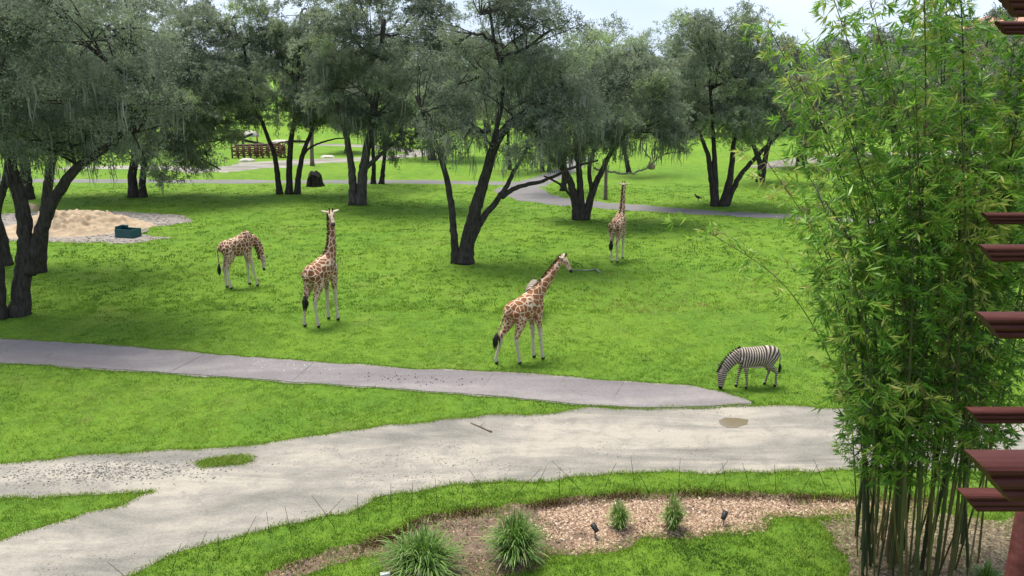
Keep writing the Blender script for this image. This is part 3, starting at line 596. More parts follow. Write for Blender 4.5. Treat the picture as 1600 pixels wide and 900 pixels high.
for row, (Y, n, sc) in enumerate(((168, 30, 1.05), (192, 30, 1.2), (225, 28, 1.5))):
    for i in range(n):
        x = (i - (n - 1) / 2) * (1.62 * Y / n) + random.uniform(-2, 2); bg_tree(x, Y + random.uniform(-5, 5), sc * random.uniform(.88, 1.15), random.uniform(0, 6.28), random.randrange(4), 'tree of the dense grey-green wood closing off the far lawn', 'trees of the distant wood')

# ================================================================== animals
def remeshed(name, mb, voxel, smooth=5):
    me = mb.mesh(name + '_cage'); o = bpy.data.objects.new(name + '_cage', me); COL.objects.link(o)
    m1 = o.modifiers.new('r', 'REMESH'); m1.mode = 'VOXEL'; m1.voxel_size = voxel; m1.use_smooth_shade = True
    m2 = o.modifiers.new('s', 'SMOOTH'); m2.factor = .5; m2.iterations = smooth
    dg = bpy.context.evaluated_depsgraph_get(); dg.update(); r_ = bpy.data.meshes.new_from_object(o.evaluated_get(dg)); r_.name = name
    bpy.data.objects.remove(o); bpy.data.meshes.remove(me)
    r_.polygons.foreach_set('use_smooth', np.ones(len(r_.polygons), bool)); return r_
class Cage:
    """closed lofts that are fused into one skin; every ring carries values which the skin inherits"""
    def __init__(s, nval): s.mb = MB(); s.val = []; s.nv = nval
    def loft(s, pts, rad, vals, k=14, sub=4, up=None):
        n = len(pts); t = np.linspace(0, 1, n); c = crom(pts, sub); tt = np.linspace(0, 1, len(c)); rad = np.asarray(rad, float)
        if rad.ndim == 1: rad = np.stack([rad, rad], 1)
        rr = np.stack([np.interp(tt, t, rad[:, i]) for i in (0, 1)], 1); vals = np.asarray(vals, float).reshape(n, -1)
        vv = np.stack([np.interp(tt, t, vals[:, i]) for i in range(s.nv)], 1)
        # rounded ends
        d0 = unit(c[0] - c[1]) * rr[0].mean() * .55; d1 = unit(c[-1] - c[-2]) * rr[-1].mean() * .55
        c = np.vstack([c[0] + d0, c, c[-1] + d1]); rr = np.vstack([rr[0] * .5, rr, rr[-1] * .5]); vv = np.vstack([vv[:1], vv, vv[-1:]])
        s.mb.tube(c, rr, k, True, up=up); s.val.append(np.repeat(vv, k, 0)); return c
    def skin(s, name, voxel, smooth, names):
        src = np.concatenate(s.mb.v); val = np.concatenate(s.val); me = remeshed(name, s.mb, voxel, smooth); n = len(me.vertices); co = np.zeros(n * 3); me.vertices.foreach_get('co', co); co = co.reshape(-1, 3)
        kd = kdtree.KDTree(len(src))
        for i, p in enumerate(src): kd.insert(p, i)
        kd.balance(); o = np.zeros((n, s.nv))
        for i, p in enumerate(co):
            q = kd.find_n(p, 4); w = np.array([1 / (x[2] + .01) for x in q]); o[i] = (val[[x[1] for x in q]] * w[:, None]).sum(0) / w.sum()
        for j, a in enumerate(names):
            at = me.attributes.new(a, 'FLOAT', 'POINT'); at.data.foreach_set('value', o[:, j].astype(np.float32))
        return me, co, o

def coat_giraffe():
    m = NT('giraffe_coat', .75, .2); v = m.obj(); wob = m.n('TexNoise'); wob.inputs['Scale'].default_value = 3.0; wob.inputs['Detail'].default_value = 2; m.l(v, wob.inputs['Vector'])
    vv = m.n('VectorMath', operation='MULTIPLY_ADD'); m.l(wob.outputs['Color'], vv.inputs[0]); vv.inputs[1].default_value = (.10, .10, .10); m.l(v, vv.inputs[2])
    cs = m.n('Attribute'); cs.attribute_type = 'OBJECT'; cs.attribute_name = 'coat_scale'; cs = cs.outputs['Fac']
    def vor(sc, rnd):
        x = m.n('TexVoronoi', feature='DISTANCE_TO_EDGE'); m.l(m.math('MULTIPLY', cs, sc), x.inputs['Scale']); x.inputs['Randomness'].default_value = rnd; m.l(vv.outputs[0], x.inputs['Vector']); return x.outputs['Distance']
    big = m.math('DIVIDE', vor(1.0, .8), cs); small = m.math('DIVIDE', vor(1.75, .85), m.math('MULTIPLY', cs, 1.75)); sm = m.ramp(m.attr('fine'), [(.55, (0, 0, 0)), (.62, (1, 1, 1))])
    d = m.math('ADD', m.math('MULTIPLY', big, m.math('SUBTRACT', 1.0, sm)), m.math('MULTIPLY', small, sm))
    line = m.ramp(d, [(.011, (1, 1, 1)), (.017, (0, 0, 0))])
    brown = m.ramp(m.noise(5, 4, .6, v), [(.3, (.150, .058, .024)), (.7, (.28, .110, .043))]); tone = m.n('Attribute'); tone.attribute_type = 'OBJECT'; tone.attribute_name = 'coat_tone'; brown = m.mix(tone.outputs['Fac'], brown, m.ramp(m.noise(5, 4, .6, v), [(.3, (.085, .030, .020)), (.7, (.17, .060, .040))])); cream = m.ramp(m.noise(7, 3, .6, v), [(.3, (.46, .33, .22)), (.7, (.60, .47, .34))])
    c = m.mix(line, brown, cream); pale = m.ramp(m.math('ADD', m.attr('pale'), m.math('MULTIPLY', m.math('SUBTRACT', m.noise(9, 3, .6, v), .5), .5)), [(.40, (0, 0, 0)), (.62, (1, 1, 1))])
    c = m.mix(pale, c, m.ramp(m.noise(14, 4, .6, v), [(.25, (.33, .26, .18)), (.6, (.52, .45, .35))]))
    c = m.mix(m.ramp(m.attr('dark'), [(.45, (0, 0, 0)), (.6, (1, 1, 1))]), c, (.022, .017, .014)); m.color(c); m.bump(m.noise(60, 2, .6, v), .15, .005); return m.m
M['giraffe'] = coat_giraffe()
M['mane'] = plain('dark_brown_mane', (.035, .016, .010), (.09, .042, .022), 12, .9, .3, .01)
M['tuft'] = plain('black_tail_hair', (.008, .007, .006), (.022, .018, .015), 20, .8, .4, .01)
M['eye'] = plain('dark_eye', (.006, .005, .004), (.01, .008, .007), 5, .15, 0, 0.001, .6)

def giraffe(label, at, heading, scale, feet, neck, headv, tail_sway=(0, 0), ear_dir=(0, 0, 1), seed=0, rollup=(0, 0, 1)):
    """local axes: x forward, y left, z up. feet: hind-left, hind-right, fore-left, fore-right (x, y)."""
    cg = Cage(3)                                    # values: pale, fine, dark
    spine = [(-.80, 0, 2.02), (-.66, 0, 2.06), (-.42, 0, 2.06), (-.12, 0, 2.09), (.18, 0, 2.15), (.45, 0, 2.22), (.64, 0, 2.24)]
    cg.loft(spine, [(.17, .20), (.29, .36), (.34, .41), (.385, .45), (.375, .50), (.30, .53), (.20, .40)], [(0, .25, 0)] * 7, 20, 4, up=(0, 0, 1))
    cg.loft([(.30, 0, 2.55), (.46, 0, 2.62), (.58, 0, 2.60)], [(.13, .2), (.15, .22), (.12, .2)], [(0, .2, 0)] * 3, 12, 3, up=(0, 0, 1))       # withers
    cg.loft([(-.62, 0, 1.72), (-.25, 0, 1.68), (.15, 0, 1.68), (.40, 0, 1.72)], [(.12, .09), (.20, .09), (.21, .09), (.14, .1)], [(.55, .5, 0)] * 4, 12, 3, up=(0, 0, 1))  # belly line
    for (fx, fy), s in zip(feet[:2], (1, -1)):      # hind legs
        hip = np.array([-.50, .18 * s, 2.12]); st = np.array([-.42 + .25 * (fx + .60), .215 * s, 1.66]); hk = np.array([-.66 + .62 * (fx + .62), .16 * s + .5 * (fy - .16 * s), .98]); ft = np.array([fx - .01, fy, .17]); hf = np.array([fx + .035, fy, .045])
        cg.loft([hip, st, (st + hk) / 2 + [.0, 0, .02], hk + [0, 0, .10], hk, hk - [0, 0, .12], (hk + ft) / 2, ft + [0, 0, .10], ft, hf], [(.22, .33), (.185, .25), (.115, .15), (.076, .10), (.078, .10), (.064, .074), (.053, .058), (.060, .063), (.064, .070), (.070, .084)],
                [(0, .4, 0), (0, .7, 0), (.15, 1, 0), (.42, 1, 0), (.6, 1, 0), (.85, 1, 0), (1, 1, 0), (1, 1, 0), (.9, 1, .1), (.5, 1, 1)], 12, 3, up=(1, 0, 0))
    for (fx, fy), s in zip(feet[2:], (1, -1)):      # fore legs
        sh = np.array([.50, .17 * s, 2.20]); el = np.array([.47, .20 * s, 1.74]); kn = np.array([.50 + .55 * (fx - .52), .18 * s + .5 * (fy - .18 * s), .98]); ft = np.array([fx - .01, fy, .17]); hf = np.array([fx + .035, fy, .045])
        cg.loft([sh, el, (el + kn) / 2, kn + [0, 0, .10], kn, kn - [0, 0, .1], (kn + ft) / 2, ft + [0, 0, .1], ft, hf], [(.14, .26), (.125, .185), (.098, .112), (.076, .080), (.084, .088), (.065, .068), (.055, .057), (.060, .063), (.064, .070), (.070, .084)],
                [(0, .4, 0), (.05, .8, 0), (.42, 1, 0), (.7, 1, 0), (.85, 1, 0), (1, 1, 0), (1, 1, 0), (1, 1, 0), (.9, 1, .1), (.5, 1, 1)], 12, 3, up=(1, 0, 0))
    nk = [np.array(p, float) for p in neck]; n = len(nk); t = np.linspace(0, 1, n)
    rv = np.interp(t, [0, .18, .45, .8, 1], [.37, .28, .20, .145, .125]); rh = np.interp(t, [0, .18, .45, .8, 1], [.24, .185, .14, .11, .10])
    nc = cg.loft(nk, np.stack([rh, rv], 1), [(0, .18 + .35 * x, 0) for x in t], 14, 4, up=None if abs(nk[-1][2] - nk[0][2]) > 1.2 and abs(nk[-1][0] - nk[0][0]) < .5 else (0, 0, 1))
    hv = unit(np.array(headv, float)); poll = nk[-1]; ru = np.array(rollup, float); hup = unit(ru - hv * (ru @ hv)); hs = np.cross(hup, hv)
    H = lambda f, s_, u_: poll + hv * f + hs * s_ + hup * u_
    cg.loft([H(-.10, 0, .0), H(.03, 0, .03), H(.16, 0, .03), H(.30, 0, -.01), H(.44, 0, -.05), H(.56, 0, -.075), H(.62, 0, -.08)], [(.095, .12), (.118, .135), (.115, .13), (.088, .105), (.068, .078), (.072, .070), (.055, .05)], [(.1, 1, 0), (.30, 1, .1), (.42, 1, .3), (.46, 1, .3), (.46, 1, .42), (.4, 1, .68), (.4, 1, 1)], 14, 3, up=hup)
    for s in (1, -1):
        e0 = H(-.02, .085 * s, .06); ed = unit(hs * s * 1.0 + hup * .18 - hv * .30 + np.array(ear_dir) * .0)
        cg.loft([e0, e0 + ed * .10, e0 + ed * .20, e0 + ed * .29], [(.04, .034), (.068, .032), (.06, .028), (.018, .016)], [(.85, 1, 0), (1, 1, 0), (1, 1, 0), (.9, 1, 0)], 8, 3, up=hup)
        cg.loft([H(.05, .055 * s, .10), H(.015, .06 * s, .20), H(-.01, .062 * s, .28)], [.036, .028, .034], [(.2, 1, .1), (.1, 1, .8), (0, 1, 1)], 8, 3)
        cg.loft([H(.13, .10 * s, .055), H(.19, .10 * s, .05)], [.035, .03], [(.5, 1, .5)] * 2, 8, 2)
    me, co, val = cg.skin('giraffe', .025, 3, ['pale', 'fine', 'dark'])
    o = link('giraffe', me, M['giraffe'], None, at); o.rotation_euler = (0, 0, heading); o.scale = (scale,) * 3; o['coat_scale'] = (4.4, 5.5, 5.0, 4.1, 5.2)[seed]; o['coat_tone'] = (0, .55, .4, .0, .7)[seed]
    mb = MB(); up0 = np.array([0, 0, 1.0]); pts = []; d = np.gradient(nc, axis=0)   # mane along the crest of the neck
    for i in range(2, len(nc) - 1):
        tt = unit(d[i]); b = unit(np.array([-1.0, 0, .35]) - tt * (np.array([-1.0, 0, .35]) @ tt)); q = np.interp(i / len(nc), np.linspace(0, 1, n), rv); pts.append((nc[i] + b * q * .93, b, tt))
    for i, (p, b, tt) in enumerate(pts):
        s_ = np.cross(b, tt)
        for j in range(6):
            a = p + tt * rng.uniform(-.06, .06) + s_ * rng.normal(0, .012); mb.tube([a - b * .02, a + b * .05 + tt * .02, a + b * rng.uniform(.085, .12) + tt * .035], [.016, .012, .004], 4)
    mb.build('mane', M['mane'], o)
    mb = MB(); t0 = np.array([-.86, 0, 2.16]); sx, sy = tail_sway
    tp = crom([t0 + [.08, 0, .06], t0 + [-.06, 0, -.12], t0 + [-.07 + sx * .4, sy * .4, -.5], t0 + [-.05 + sx, sy, -.92]], 5); mb.tube(tp, np.linspace(.055, .018, len(tp)), 8)
    tl = mb.build('tail', M['giraffe'], o); tl['coat_scale'] = 8.0; tl['coat_tone'] = .5
    mb = MB(); e = tp[-1]
    for j in range(34):
        q = rng.normal(0, .045, 3) * [1, 1, .3]; l = rng.uniform(.32, .55); mb.tube([e + q * .2 + [0, 0, .06], e + q + [sx * .1, sy * .1, -l * .45], e + q * .9 + [sx * .2, sy * .2, -l]], [.022, .03, .006], 5)
    mb.build('tail_tuft', M['tuft'], tl)
    for s in (1, -1):
        mb = MB(); c = H(.165, .118 * s, .055); mb.tube([c - hs * s * .02, c, c + hs * s * .014], [.012, .026, .012], 8); mb.build('eye', M['eye'], o)
    return tag(o, label, 'giraffe', 'giraffes on the lawn')

def face(p, q):                                    # heading from p to q on the ground
    d = np.array(q) - np.array(p); return math.atan2(d[1], d[0])
def mid(*px): return np.mean([G(*p) for p in px], 0)
# grazing with its neck folded down
a, b = mid((354, 447), (370, 454)), mid((400, 451), (378, 443)); c = (a + b) / 2
giraffe('giraffe bending its neck down to graze, left of the others', tuple(c), face(a, b) - .05, .95, [(-.62, .2), (-.50, -.22), (.50, .30), (.78, -.24)],
        [(.46, 0, 2.36), (.78, .0, 2.36), (1.04, -.06, 2.06), (1.14, -.14, 1.68), (1.14, -.22, 1.42)], (.16, -.25, -1), (.0, .02), seed=1, rollup=(1, 0, .1))
# standing, seen from behind, head turned to the camera
a, b = mid((480, 510), (505, 512)), mid((514, 499), (527, 501)); c = (a + b) / 2
hd = face(a, b)
loc = lambda wx, wy, wz, h: (wx * math.cos(h) + wy * math.sin(h), -wx * math.sin(h) + wy * math.cos(h), wz)
giraffe('giraffe standing upright with its head turned back towards the camera', tuple(c), hd, 1.06, [(-.70, .36), (-.56, -.18), (.50, .22), (.56, -.20)],
        [(.44, 0, 2.42), (.60, 0, 2.75), (.68, 0, 3.15), (.70, 0, 3.55), (.70, 0, 3.95), (.70, -.01, 4.16)], loc(.45, -1, -.62, hd), (-.02, .06), seed=2)
# stepping away to the right, neck stretched forward
a, b = mid((778, 576), (812, 570)), mid((850, 558), (838, 556)); c = (a + b) / 2
giraffe('large giraffe walking along the slab path edge with its neck stretched forward', tuple(c), face(a, b) - .10, .95, [(-1.02, .42), (-.36, -.12), (.52, .12), (.66, -.24)],
        [(.46, 0, 2.40), (.78, 0, 2.72), (1.08, 0, 3.02), (1.38, 0, 3.32), (1.64, 0, 3.58), (1.76, 0, 3.68)], loc(.75, -.28, -.72, face(a, b) - .10), (-.32, .12), seed=3)
# far one, seen from behind
c = mid((960, 409), (968, 405))
giraffe('giraffe farthest from the camera, seen from behind beside the bare branch', tuple(c), R(66), .96, [(-.60, .14), (-.50, -.16), (.48, .14), (.56, -.16)],
        [(.44, 0, 2.42), (.62, 0, 2.76), (.72, 0, 3.16), (.76, 0, 3.56), (.77, 0, 3.95), (.78, 0, 4.15)], (1, .1, -.25), (.02, .10), seed=4)

# ---- zebras
def coat_zebra():
    m = NT('zebra_coat', .75, .2); v = m.obj(); ph = m.attr('phase'); w = m.math('ADD', ph, m.math('MULTIPLY', m.math('SUBTRACT', m.noise(5, 3, .5, v), .5), .4))
    s = m.math('SINE', m.math('MULTIPLY', w, 2 * math.pi)); k = m.ramp(m.math('MULTIPLY_ADD', s, .5), [(.0, (0, 0, 0)), (1, (1, 1, 1))]) if False else m.ramp(m.math('ADD', m.math('MULTIPLY', s, .5), .5), [(.43, (0, 0, 0)), (.58, (1, 1, 1))])
    wh = m.ramp(m.noise(8, 3, .6, v), [(.3, (.30, .245, .195)), (.7, (.45, .38, .315))])
    c = m.mix(k, wh, (.034, .024, .019)); c = m.mix(m.ramp(m.attr('pale'), [(.4, (0, 0, 0)), (.7, (1, 1, 1))]), c, wh); c = m.mix(m.ramp(m.attr('dark'), [(.4, (0, 0, 0)), (.6, (1, 1, 1))]), c, (.016, .013, .012)); m.color(c); return m.m
M['zebra'] = coat_zebra()
def zebra(label, at, heading, scale, feet, neck, headv, seed=0):
    cg = Cage(3); X0 = -.18                           # values: phase, pale, dark
    cg.loft([(-.66, 0, .98), (-.56, 0, 1.0), (-.36, 0, 1.0), (-.08, 0, .97), (.2, 0, .97), (.44, 0, 1.0), (.58, 0, 1.0)], [(.10, .14), (.20, .24), (.255, .29), (.29, .30), (.275, .295), (.21, .28), (.13, .20)], [(0, 0, 0)] * 7, 20, 4, up=(0, 0, 1))
    cg.loft([(-.35, 0, .70), (0, 0, .665), (.3, 0, .70)], [(.12, .05), (.16, .05), (.12, .05)], [(0, 1, 0)] * 3, 10, 3, up=(0, 0, 1))
    for (fx, fy), s in zip(feet[:2], (1, -1)):
        hip = np.array([-.42, .13 * s, .98]); st = np.array([-.34, .15 * s, .74]); hk = np.array([-.55 + .6 * (fx + .52), .12 * s, .46]); ft = np.array([fx, fy, .10]); hf = np.array([fx + .03, fy, .03])
        cg.loft([hip, st, (st + hk) / 2, hk, hk - [0, 0, .08], (hk + ft) / 2, ft, hf], [(.13, .2), (.10, .15), (.062, .085), (.040, .055), (.034, .04), (.028, .031), (.036, .038), (.045, .052)], [(0, 0, 0)] * 6 + [(0, 0, .2), (0, 0, 1)], 12, 3, up=(1, 0, 0))
    for (fx, fy), s in zip(feet[2:], (1, -1)):
        sh = np.array([.42, .12 * s, .98]); el = np.array([.38, .14 * s, .72]); kn = np.array([.40 + .6 * (fx - .40), .12 * s, .42]); ft = np.array([fx, fy, .10]); hf = np.array([fx + .03, fy, .03])
        cg.loft([sh, el, (el + kn) / 2, kn, (kn + ft) / 2, ft, hf], [(.10, .17), (.075, .10), (.048, .055), (.042, .046), (.029, .031), (.036, .038), (.045, .052)], [(0, 0, 0)] * 5 + [(0, 0, .2), (0, 0, 1)], 12, 3, up=(1, 0, 0))
    nk = [np.array(p, float) for p in neck]; n = len(nk); t = np.linspace(0, 1, n)
    nc = cg.loft(nk, np.stack([np.interp(t, [0, 1], [.14, .085]), np.interp(t, [0, .5, 1], [.25, .19, .13])], 1), [(50, 0, 0)] * n, 14, 4, up=(0, 0, 1) if abs(nk[-1][0] - nk[0][0]) > .3 else None)
    hv = unit(np.array(headv, float)); poll = nk[-1]; ru = np.array([1, 0, .3]); hup = unit(ru - hv * (ru @ hv)); hs = np.cross(hup, hv); H = lambda f, s_, u_: poll + hv * f + hs * s_ + hup * u_
    cg.loft([H(-.08, 0, 0), H(.05, 0, .01), H(.2, 0, 0), H(.34, 0, -.02), H(.46, 0, -.03), H(.52, 0, -.03)], [(.085, .11), (.105, .15), (.095, .135), (.070, .095), (.066, .075), (.052, .052)], [(100, 0, 0), (100, 0, 0), (100, 0, 0), (100, 0, 0), (100, 0, .55), (100, 0, 1)], 14, 3, up=hup)
    for s in (1, -1):
        e0 = H(-.05, .06 * s, .07); ed = unit(-hv * .8 + hup * .4 + hs * s * .45); cg.loft([e0, e0 + ed * .07, e0 + ed * .14, e0 + ed * .18], [(.025, .02), (.04, .02), (.032, .018), (.012, .01)], [(0, 1, 0), (0, 1, .2), (0, .5, .6), (0, 0, 1)], 8, 3, up=hup)
    me, co, val = cg.skin('zebra', .0155, 2, ['zone', 'pale', 'dark'])
    # stripe phase: upright on the barrel, fanning over the croup, rings on legs, across the neck and head
    x, y, z = co.T; zone = val[:, 0]; ang = np.arctan2(-(x - X0), np.maximum(z - .62, .02)); body = np.where(x > X0, (x - X0 + .10 * (z - .95)) / .074, -ang * .5 / .115 * (1 - .0) + .10 * (z - .95) / .074)
    leg = z / .062; wl = np.clip((.74 - z) / .06, 0, 1); ph = body * (1 - wl) + leg * wl
    ax = unit(nk[-1] - nk[0]); pn = ((co - nk[0]) @ ax) / .072; pf = ((co - poll) @ hv) / .062
    ph = np.where(zone > 75, pf, np.where(zone > 25, pn, ph)); at_ = me.attributes.new('phase', 'FLOAT', 'POINT'); at_.data.foreach_set('value', ph.astype(np.float32))
    o = link('zebra', me, M['zebra'], None, at); o.rotation_euler = (0, 0, heading); o.scale = (scale,) * 3
    mb = MB(); d = np.gradient(nc, axis=0)
    for i in range(1, len(nc)):
        tt = unit(d[i]); b = np.array([.0, 0, 1.0]); b = unit(b - tt * (b @ tt)); q = np.interp(i / len(nc), [0, .5, 1], [.25, .19, .13])
        for j in range(7):
            a = nc[i] + b * q * .93 + tt * rng.uniform(-.03, .03) + np.array([0, rng.normal(0, .008), 0]); mb.tube([a, a + b * rng.uniform(.05, .085)], [.012, .004], 4)
    mb.build('mane', M['tuft'], o)
    mb = MB(); t0 = np.array([-.72, 0, 1.06]); tp = crom([t0 + [.08, 0, .04], t0 + [-.03, .0, -.12], t0 + [-.02, .02, -.36]], 5); mb.tube(tp, np.linspace(.03, .014, len(tp)), 7); tl = mb.build('tail', M['zebra'], o)
    mb = MB()
    for j in range(14):
        q = rng.normal(0, .02, 3); mb.tube([tp[-1] + q * .3, tp[-1] + q + [0, 0, -.14], tp[-1] + q + [0, 0, -.28]], [.01, .014, .004], 4)
    mb.build('tail_tuft', M['tuft'], tl)
    for s in (1, -1):
        mb = MB(); c = H(.10, .088 * s, .03); mb.tube([c - hs * s * .015, c, c + hs * s * .01], [.008, .017, .008], 8); mb.build('eye', M['eye'], o)
    return tag(o, label, 'zebra', 'zebras on the lawn')
GRAZE = [(.48, 0, 1.04), (.71, 0, .95), (.90, 0, .76), (1.03, 0, .55)]
a, b = mid((1196, 603), (1218, 604)), mid((1150, 608), (1166, 604)); c = (a + b) / 2 + [-.08, 0, 0]
zebra('striped zebra grazing where the slab path meets the dirt road', tuple(c), face(a, b) + .03, 1.09, [(-.62, .10), (-.40, -.12), (.30, .12), (.52, -.10)], GRAZE, (.16, 0, -1), 5)
c = G(833, 492)
zebra('zebra almost hidden behind the walking giraffe, only its back showing', tuple(c), R(84), 1.12, [(-.50, .10), (-.52, -.12), (.38, .12), (.42, -.10)], GRAZE, (.16, 0, -1), 6)

# ================================================================== bamboo
mm = NT('bamboo_culm', .45, .4); v = mm.obj(); oi = mm.n('ObjectInfo').outputs['Random']
ca = mm.ramp(mm.noise(1.6, 5, .65, v), [(.3, (.7, .7, .7)), (.7, (1.25, 1.2, 1.1))]); cb = mm.ramp(oi, [(0, (.022, .035, .014)), (.3, (.05, .065, .022)), (.55, (.10, .10, .03)), (.8, (.17, .13, .045)), (1, (.11, .085, .06))])
mm.color(mm.mix(1.0, cb, ca, 'MULTIPLY')); M['culm'] = mm.m
def spray(r, n=8, L=(.15, .28), w=.036, twig=.22):
    """a twig with a fan of drooping lance-shaped leaves; local z is the twig direction"""
    V = []
    for i in range(n):
        t = .55 + .45 * (i + 1) / n; sg = (i - (n - 1) / 2) / n * 2; th = sg * 1.25 + r.normal(0, .18); b = np.array([0, 0, twig * t])
        d = unit(np.array([math.sin(th), r.normal(.15, .22), math.cos(th)])); l = r.uniform(*L); s = unit(np.cross(d, r.normal(0, 1, 3))) * w * r.uniform(.7, 1.15) / 2; dr = np.array([0, 0, -1.0])
        p0, p1, p2 = b, b + d * l * .45, b + d * l
        V.append(np.array([p0, p1 + s, p2, p1 - s]))
    return np.array(V), twig
def rot_to(d):
    d = unit(d); q = Vector((0, 0, 1)).rotation_difference(Vector(d)); return np.array(q.to_matrix())
BB = empty('bamboo_clump', tuple(G(1445, 905)))
B0 = np.array(BB.location)
rb = np.random.default_rng(77)
variants = [spray(rb, int(rb.integers(7, 11))) for _ in range(7)]
var_mesh = [fastmesh('leaf_spray', v_.reshape(-1, 3) , 4, {'tint': np.clip(rb.normal(.46 + .07 * k, .16, len(v_)), 0, 1)}) for k, (v_, _) in enumerate(variants)]
# (base u, base v, tip u, tip v, height where leaves start as photo row, leaf amount)
CULMS = [(1338, 838, 1200, 40, 575, 0.86), (1345, 860, 1282, -70, 715, 1.04), (1352, 880, 1229, 120, 655, 0.78), (1362, 850, 1288, 60, 705, 0.47), (1372, 895, 1345, -60, 675, 0.61), (1385, 870, 1370, 60, 730, 0.95), (1395, 905, 1306, 160, 715, 0.57), (1402, 880, 1440, -160, 695, 1.12), (1412, 860, 1480, -180, 635, 1.3), (1420, 900, 1466, -140, 715, 1.21), (1430, 925, 1400, 70, 655, 0.47), (1440, 890, 1500, -60, 575, 1.04), (1450, 870, 1470, 20, 615, 0.62), (1460, 915, 1500, 130, 575, 0.52), (1470, 890, 1590, 30, 590, 1.04), (1482, 930, 1560, 120, 595, 1.04), (1492, 880, 1640, 20, 635, 1.12), (1480, 910, 1600, 70, 675, 1.04), (1493, 890, 1660, 120, 715, 0.95), (1503, 850, 1590, 180, 715, 1.04), (1513, 905, 1700, 60, 745, 0.95), (1372, 858, 1085, 348, 560, 0.5), (1356, 835, 1184, 230, 615, 0.69), (1378, 845, 1254, 260, 655, 0.78), (1340, 870, 1254, 330, 655, 0.34), (1366, 910, 1278, 300, 705, 0.78), (1390, 890, 1350, 240, 730, 0.95), (1405, 930, 1420, 220, 715, 0.95), (1425, 880, 1500, 260, 675, 0.95), (1446, 940, 1470, 180, 655, 0.95), (1465, 870, 1540, 250, 615, 0.95), (1485, 905, 1520, 300, 715, 0.78), (1486, 870, 1620, 280, 735, 0.86), (1508, 930, 1650, 220, 715, 0.86), (1528, 880, 1640, 300, 715, 0.69), (1348, 900, 1330, 420, 705, 0.69), (1416, 910, 1390, 330, 730, 0.86), (1370, 870, 1214, 160, 635, 0.61), (1398, 850, 1430, 120, 655, 0.52), (1475, 850, 1580, 160, 695, 0.95), (1350, 868, 1223, 50, 475, 0.52), (1360, 885, 1253, 300, 615, 0.52), (1344, 850, 1278, 430, 655, 0.52), (1355, 900, 1292, 480, 730, 0.95), (1362, 880, 1330, 500, 730, 0.95), (1400, 880, 1390, 470, 730, 0.78), (1450, 900, 1470, 430, 715, 0.78), (1350, 885, 1318, 585, 730, 0.9), (1372, 900, 1350, 600, 745, 1.0), (1388, 880, 1380, 590, 745, 1.1), (1410, 905, 1412, 610, 750, 1.0), (1432, 885, 1440, 600, 735, 1.0), (1360, 865, 1340, 640, 740, 0.9), (1465, 900, 1480, 580, 720, 1.0), (1490, 890, 1520, 560, 690, 1.0)]
sprays = []
for ci, (bu, bv, tu, tv, lv, am) in enumerate(CULMS):
    b = G(bu, bv); Y = b[1]; dep = rb.normal(0, 1.0); tp = PY(tu, tv, Y + dep); h = tp[2]
    q1 = b + (tp - b) * [.10, .10, .34]; q2 = b + (tp - b) * [.42, .42, .72]
    bend = np.array([rb.normal(0, .16), rb.normal(0, .16), 0]); c = crom([b, q1 + bend, q2 + bend, tp], 9) - B0
    if ci == 21: c = crom([b, b + (tp - b) * [.16, .16, .40], b + (tp - b) * [.52, .52, .80], tp], 9) - B0
    r0 = rb.choice([.016, .024, .03, .04]) * rb.uniform(.85, 1.15) if ci != 21 else .013; rad = np.linspace(r0, .006, len(c)); c[0, 2] = -.05
    # nodes: short swellings along the stem
    tt = np.linspace(0, 1, len(c)); nn = int(h / .34); ts = np.linspace(0, 1, nn * 3); cc = np.stack([np.interp(ts, tt, c[:, i]) for i in range(3)], 1); rr = np.interp(ts, tt, rad) * np.where(np.arange(len(ts)) % 3 == 0, 1.28, 1.0)
    mb = MB(); mb.tube(cc, rr, 7); culm = mb.build('culm', M['culm'], BB)
    zl = PY(tu, lv, Y)[2]; ks = np.where(cc[:, 2] > max(zl, .8))[0]; L0 = []; TT = []
    ns = int(len(ks) * 3.9 * am); ctint = rb.normal(.0, .16)
    for i in range(ns):
        k = ks[min(len(ks) - 1, int(len(ks) * rb.random() ** .9))]; k = ks[0] + ((k - ks[0]) // 6) * 6 if rb.random() < .6 else k; k = min(k, len(cc) - 1); f = (k - ks[0]) / max(1, len(ks)); ang = rb.uniform(0, 6.283); el = rb.uniform(-.1, .9)
        bl = rb.uniform(.05, .52) * (1.05 - .4 * f); d = unit(np.array([math.cos(ang), math.sin(ang), el])); p = cc[k] + d * bl; vi = int(rb.integers(7)); dd = unit(d * .9 + [0, 0, -.75] + rb.normal(0, .3, 3))
        s = rb.uniform(.55, 1.2); Rm = rot_to(dd) * s; sprays.append((ci, culm, cc[k], p, vi, Rm, dd, s, f, ctint))
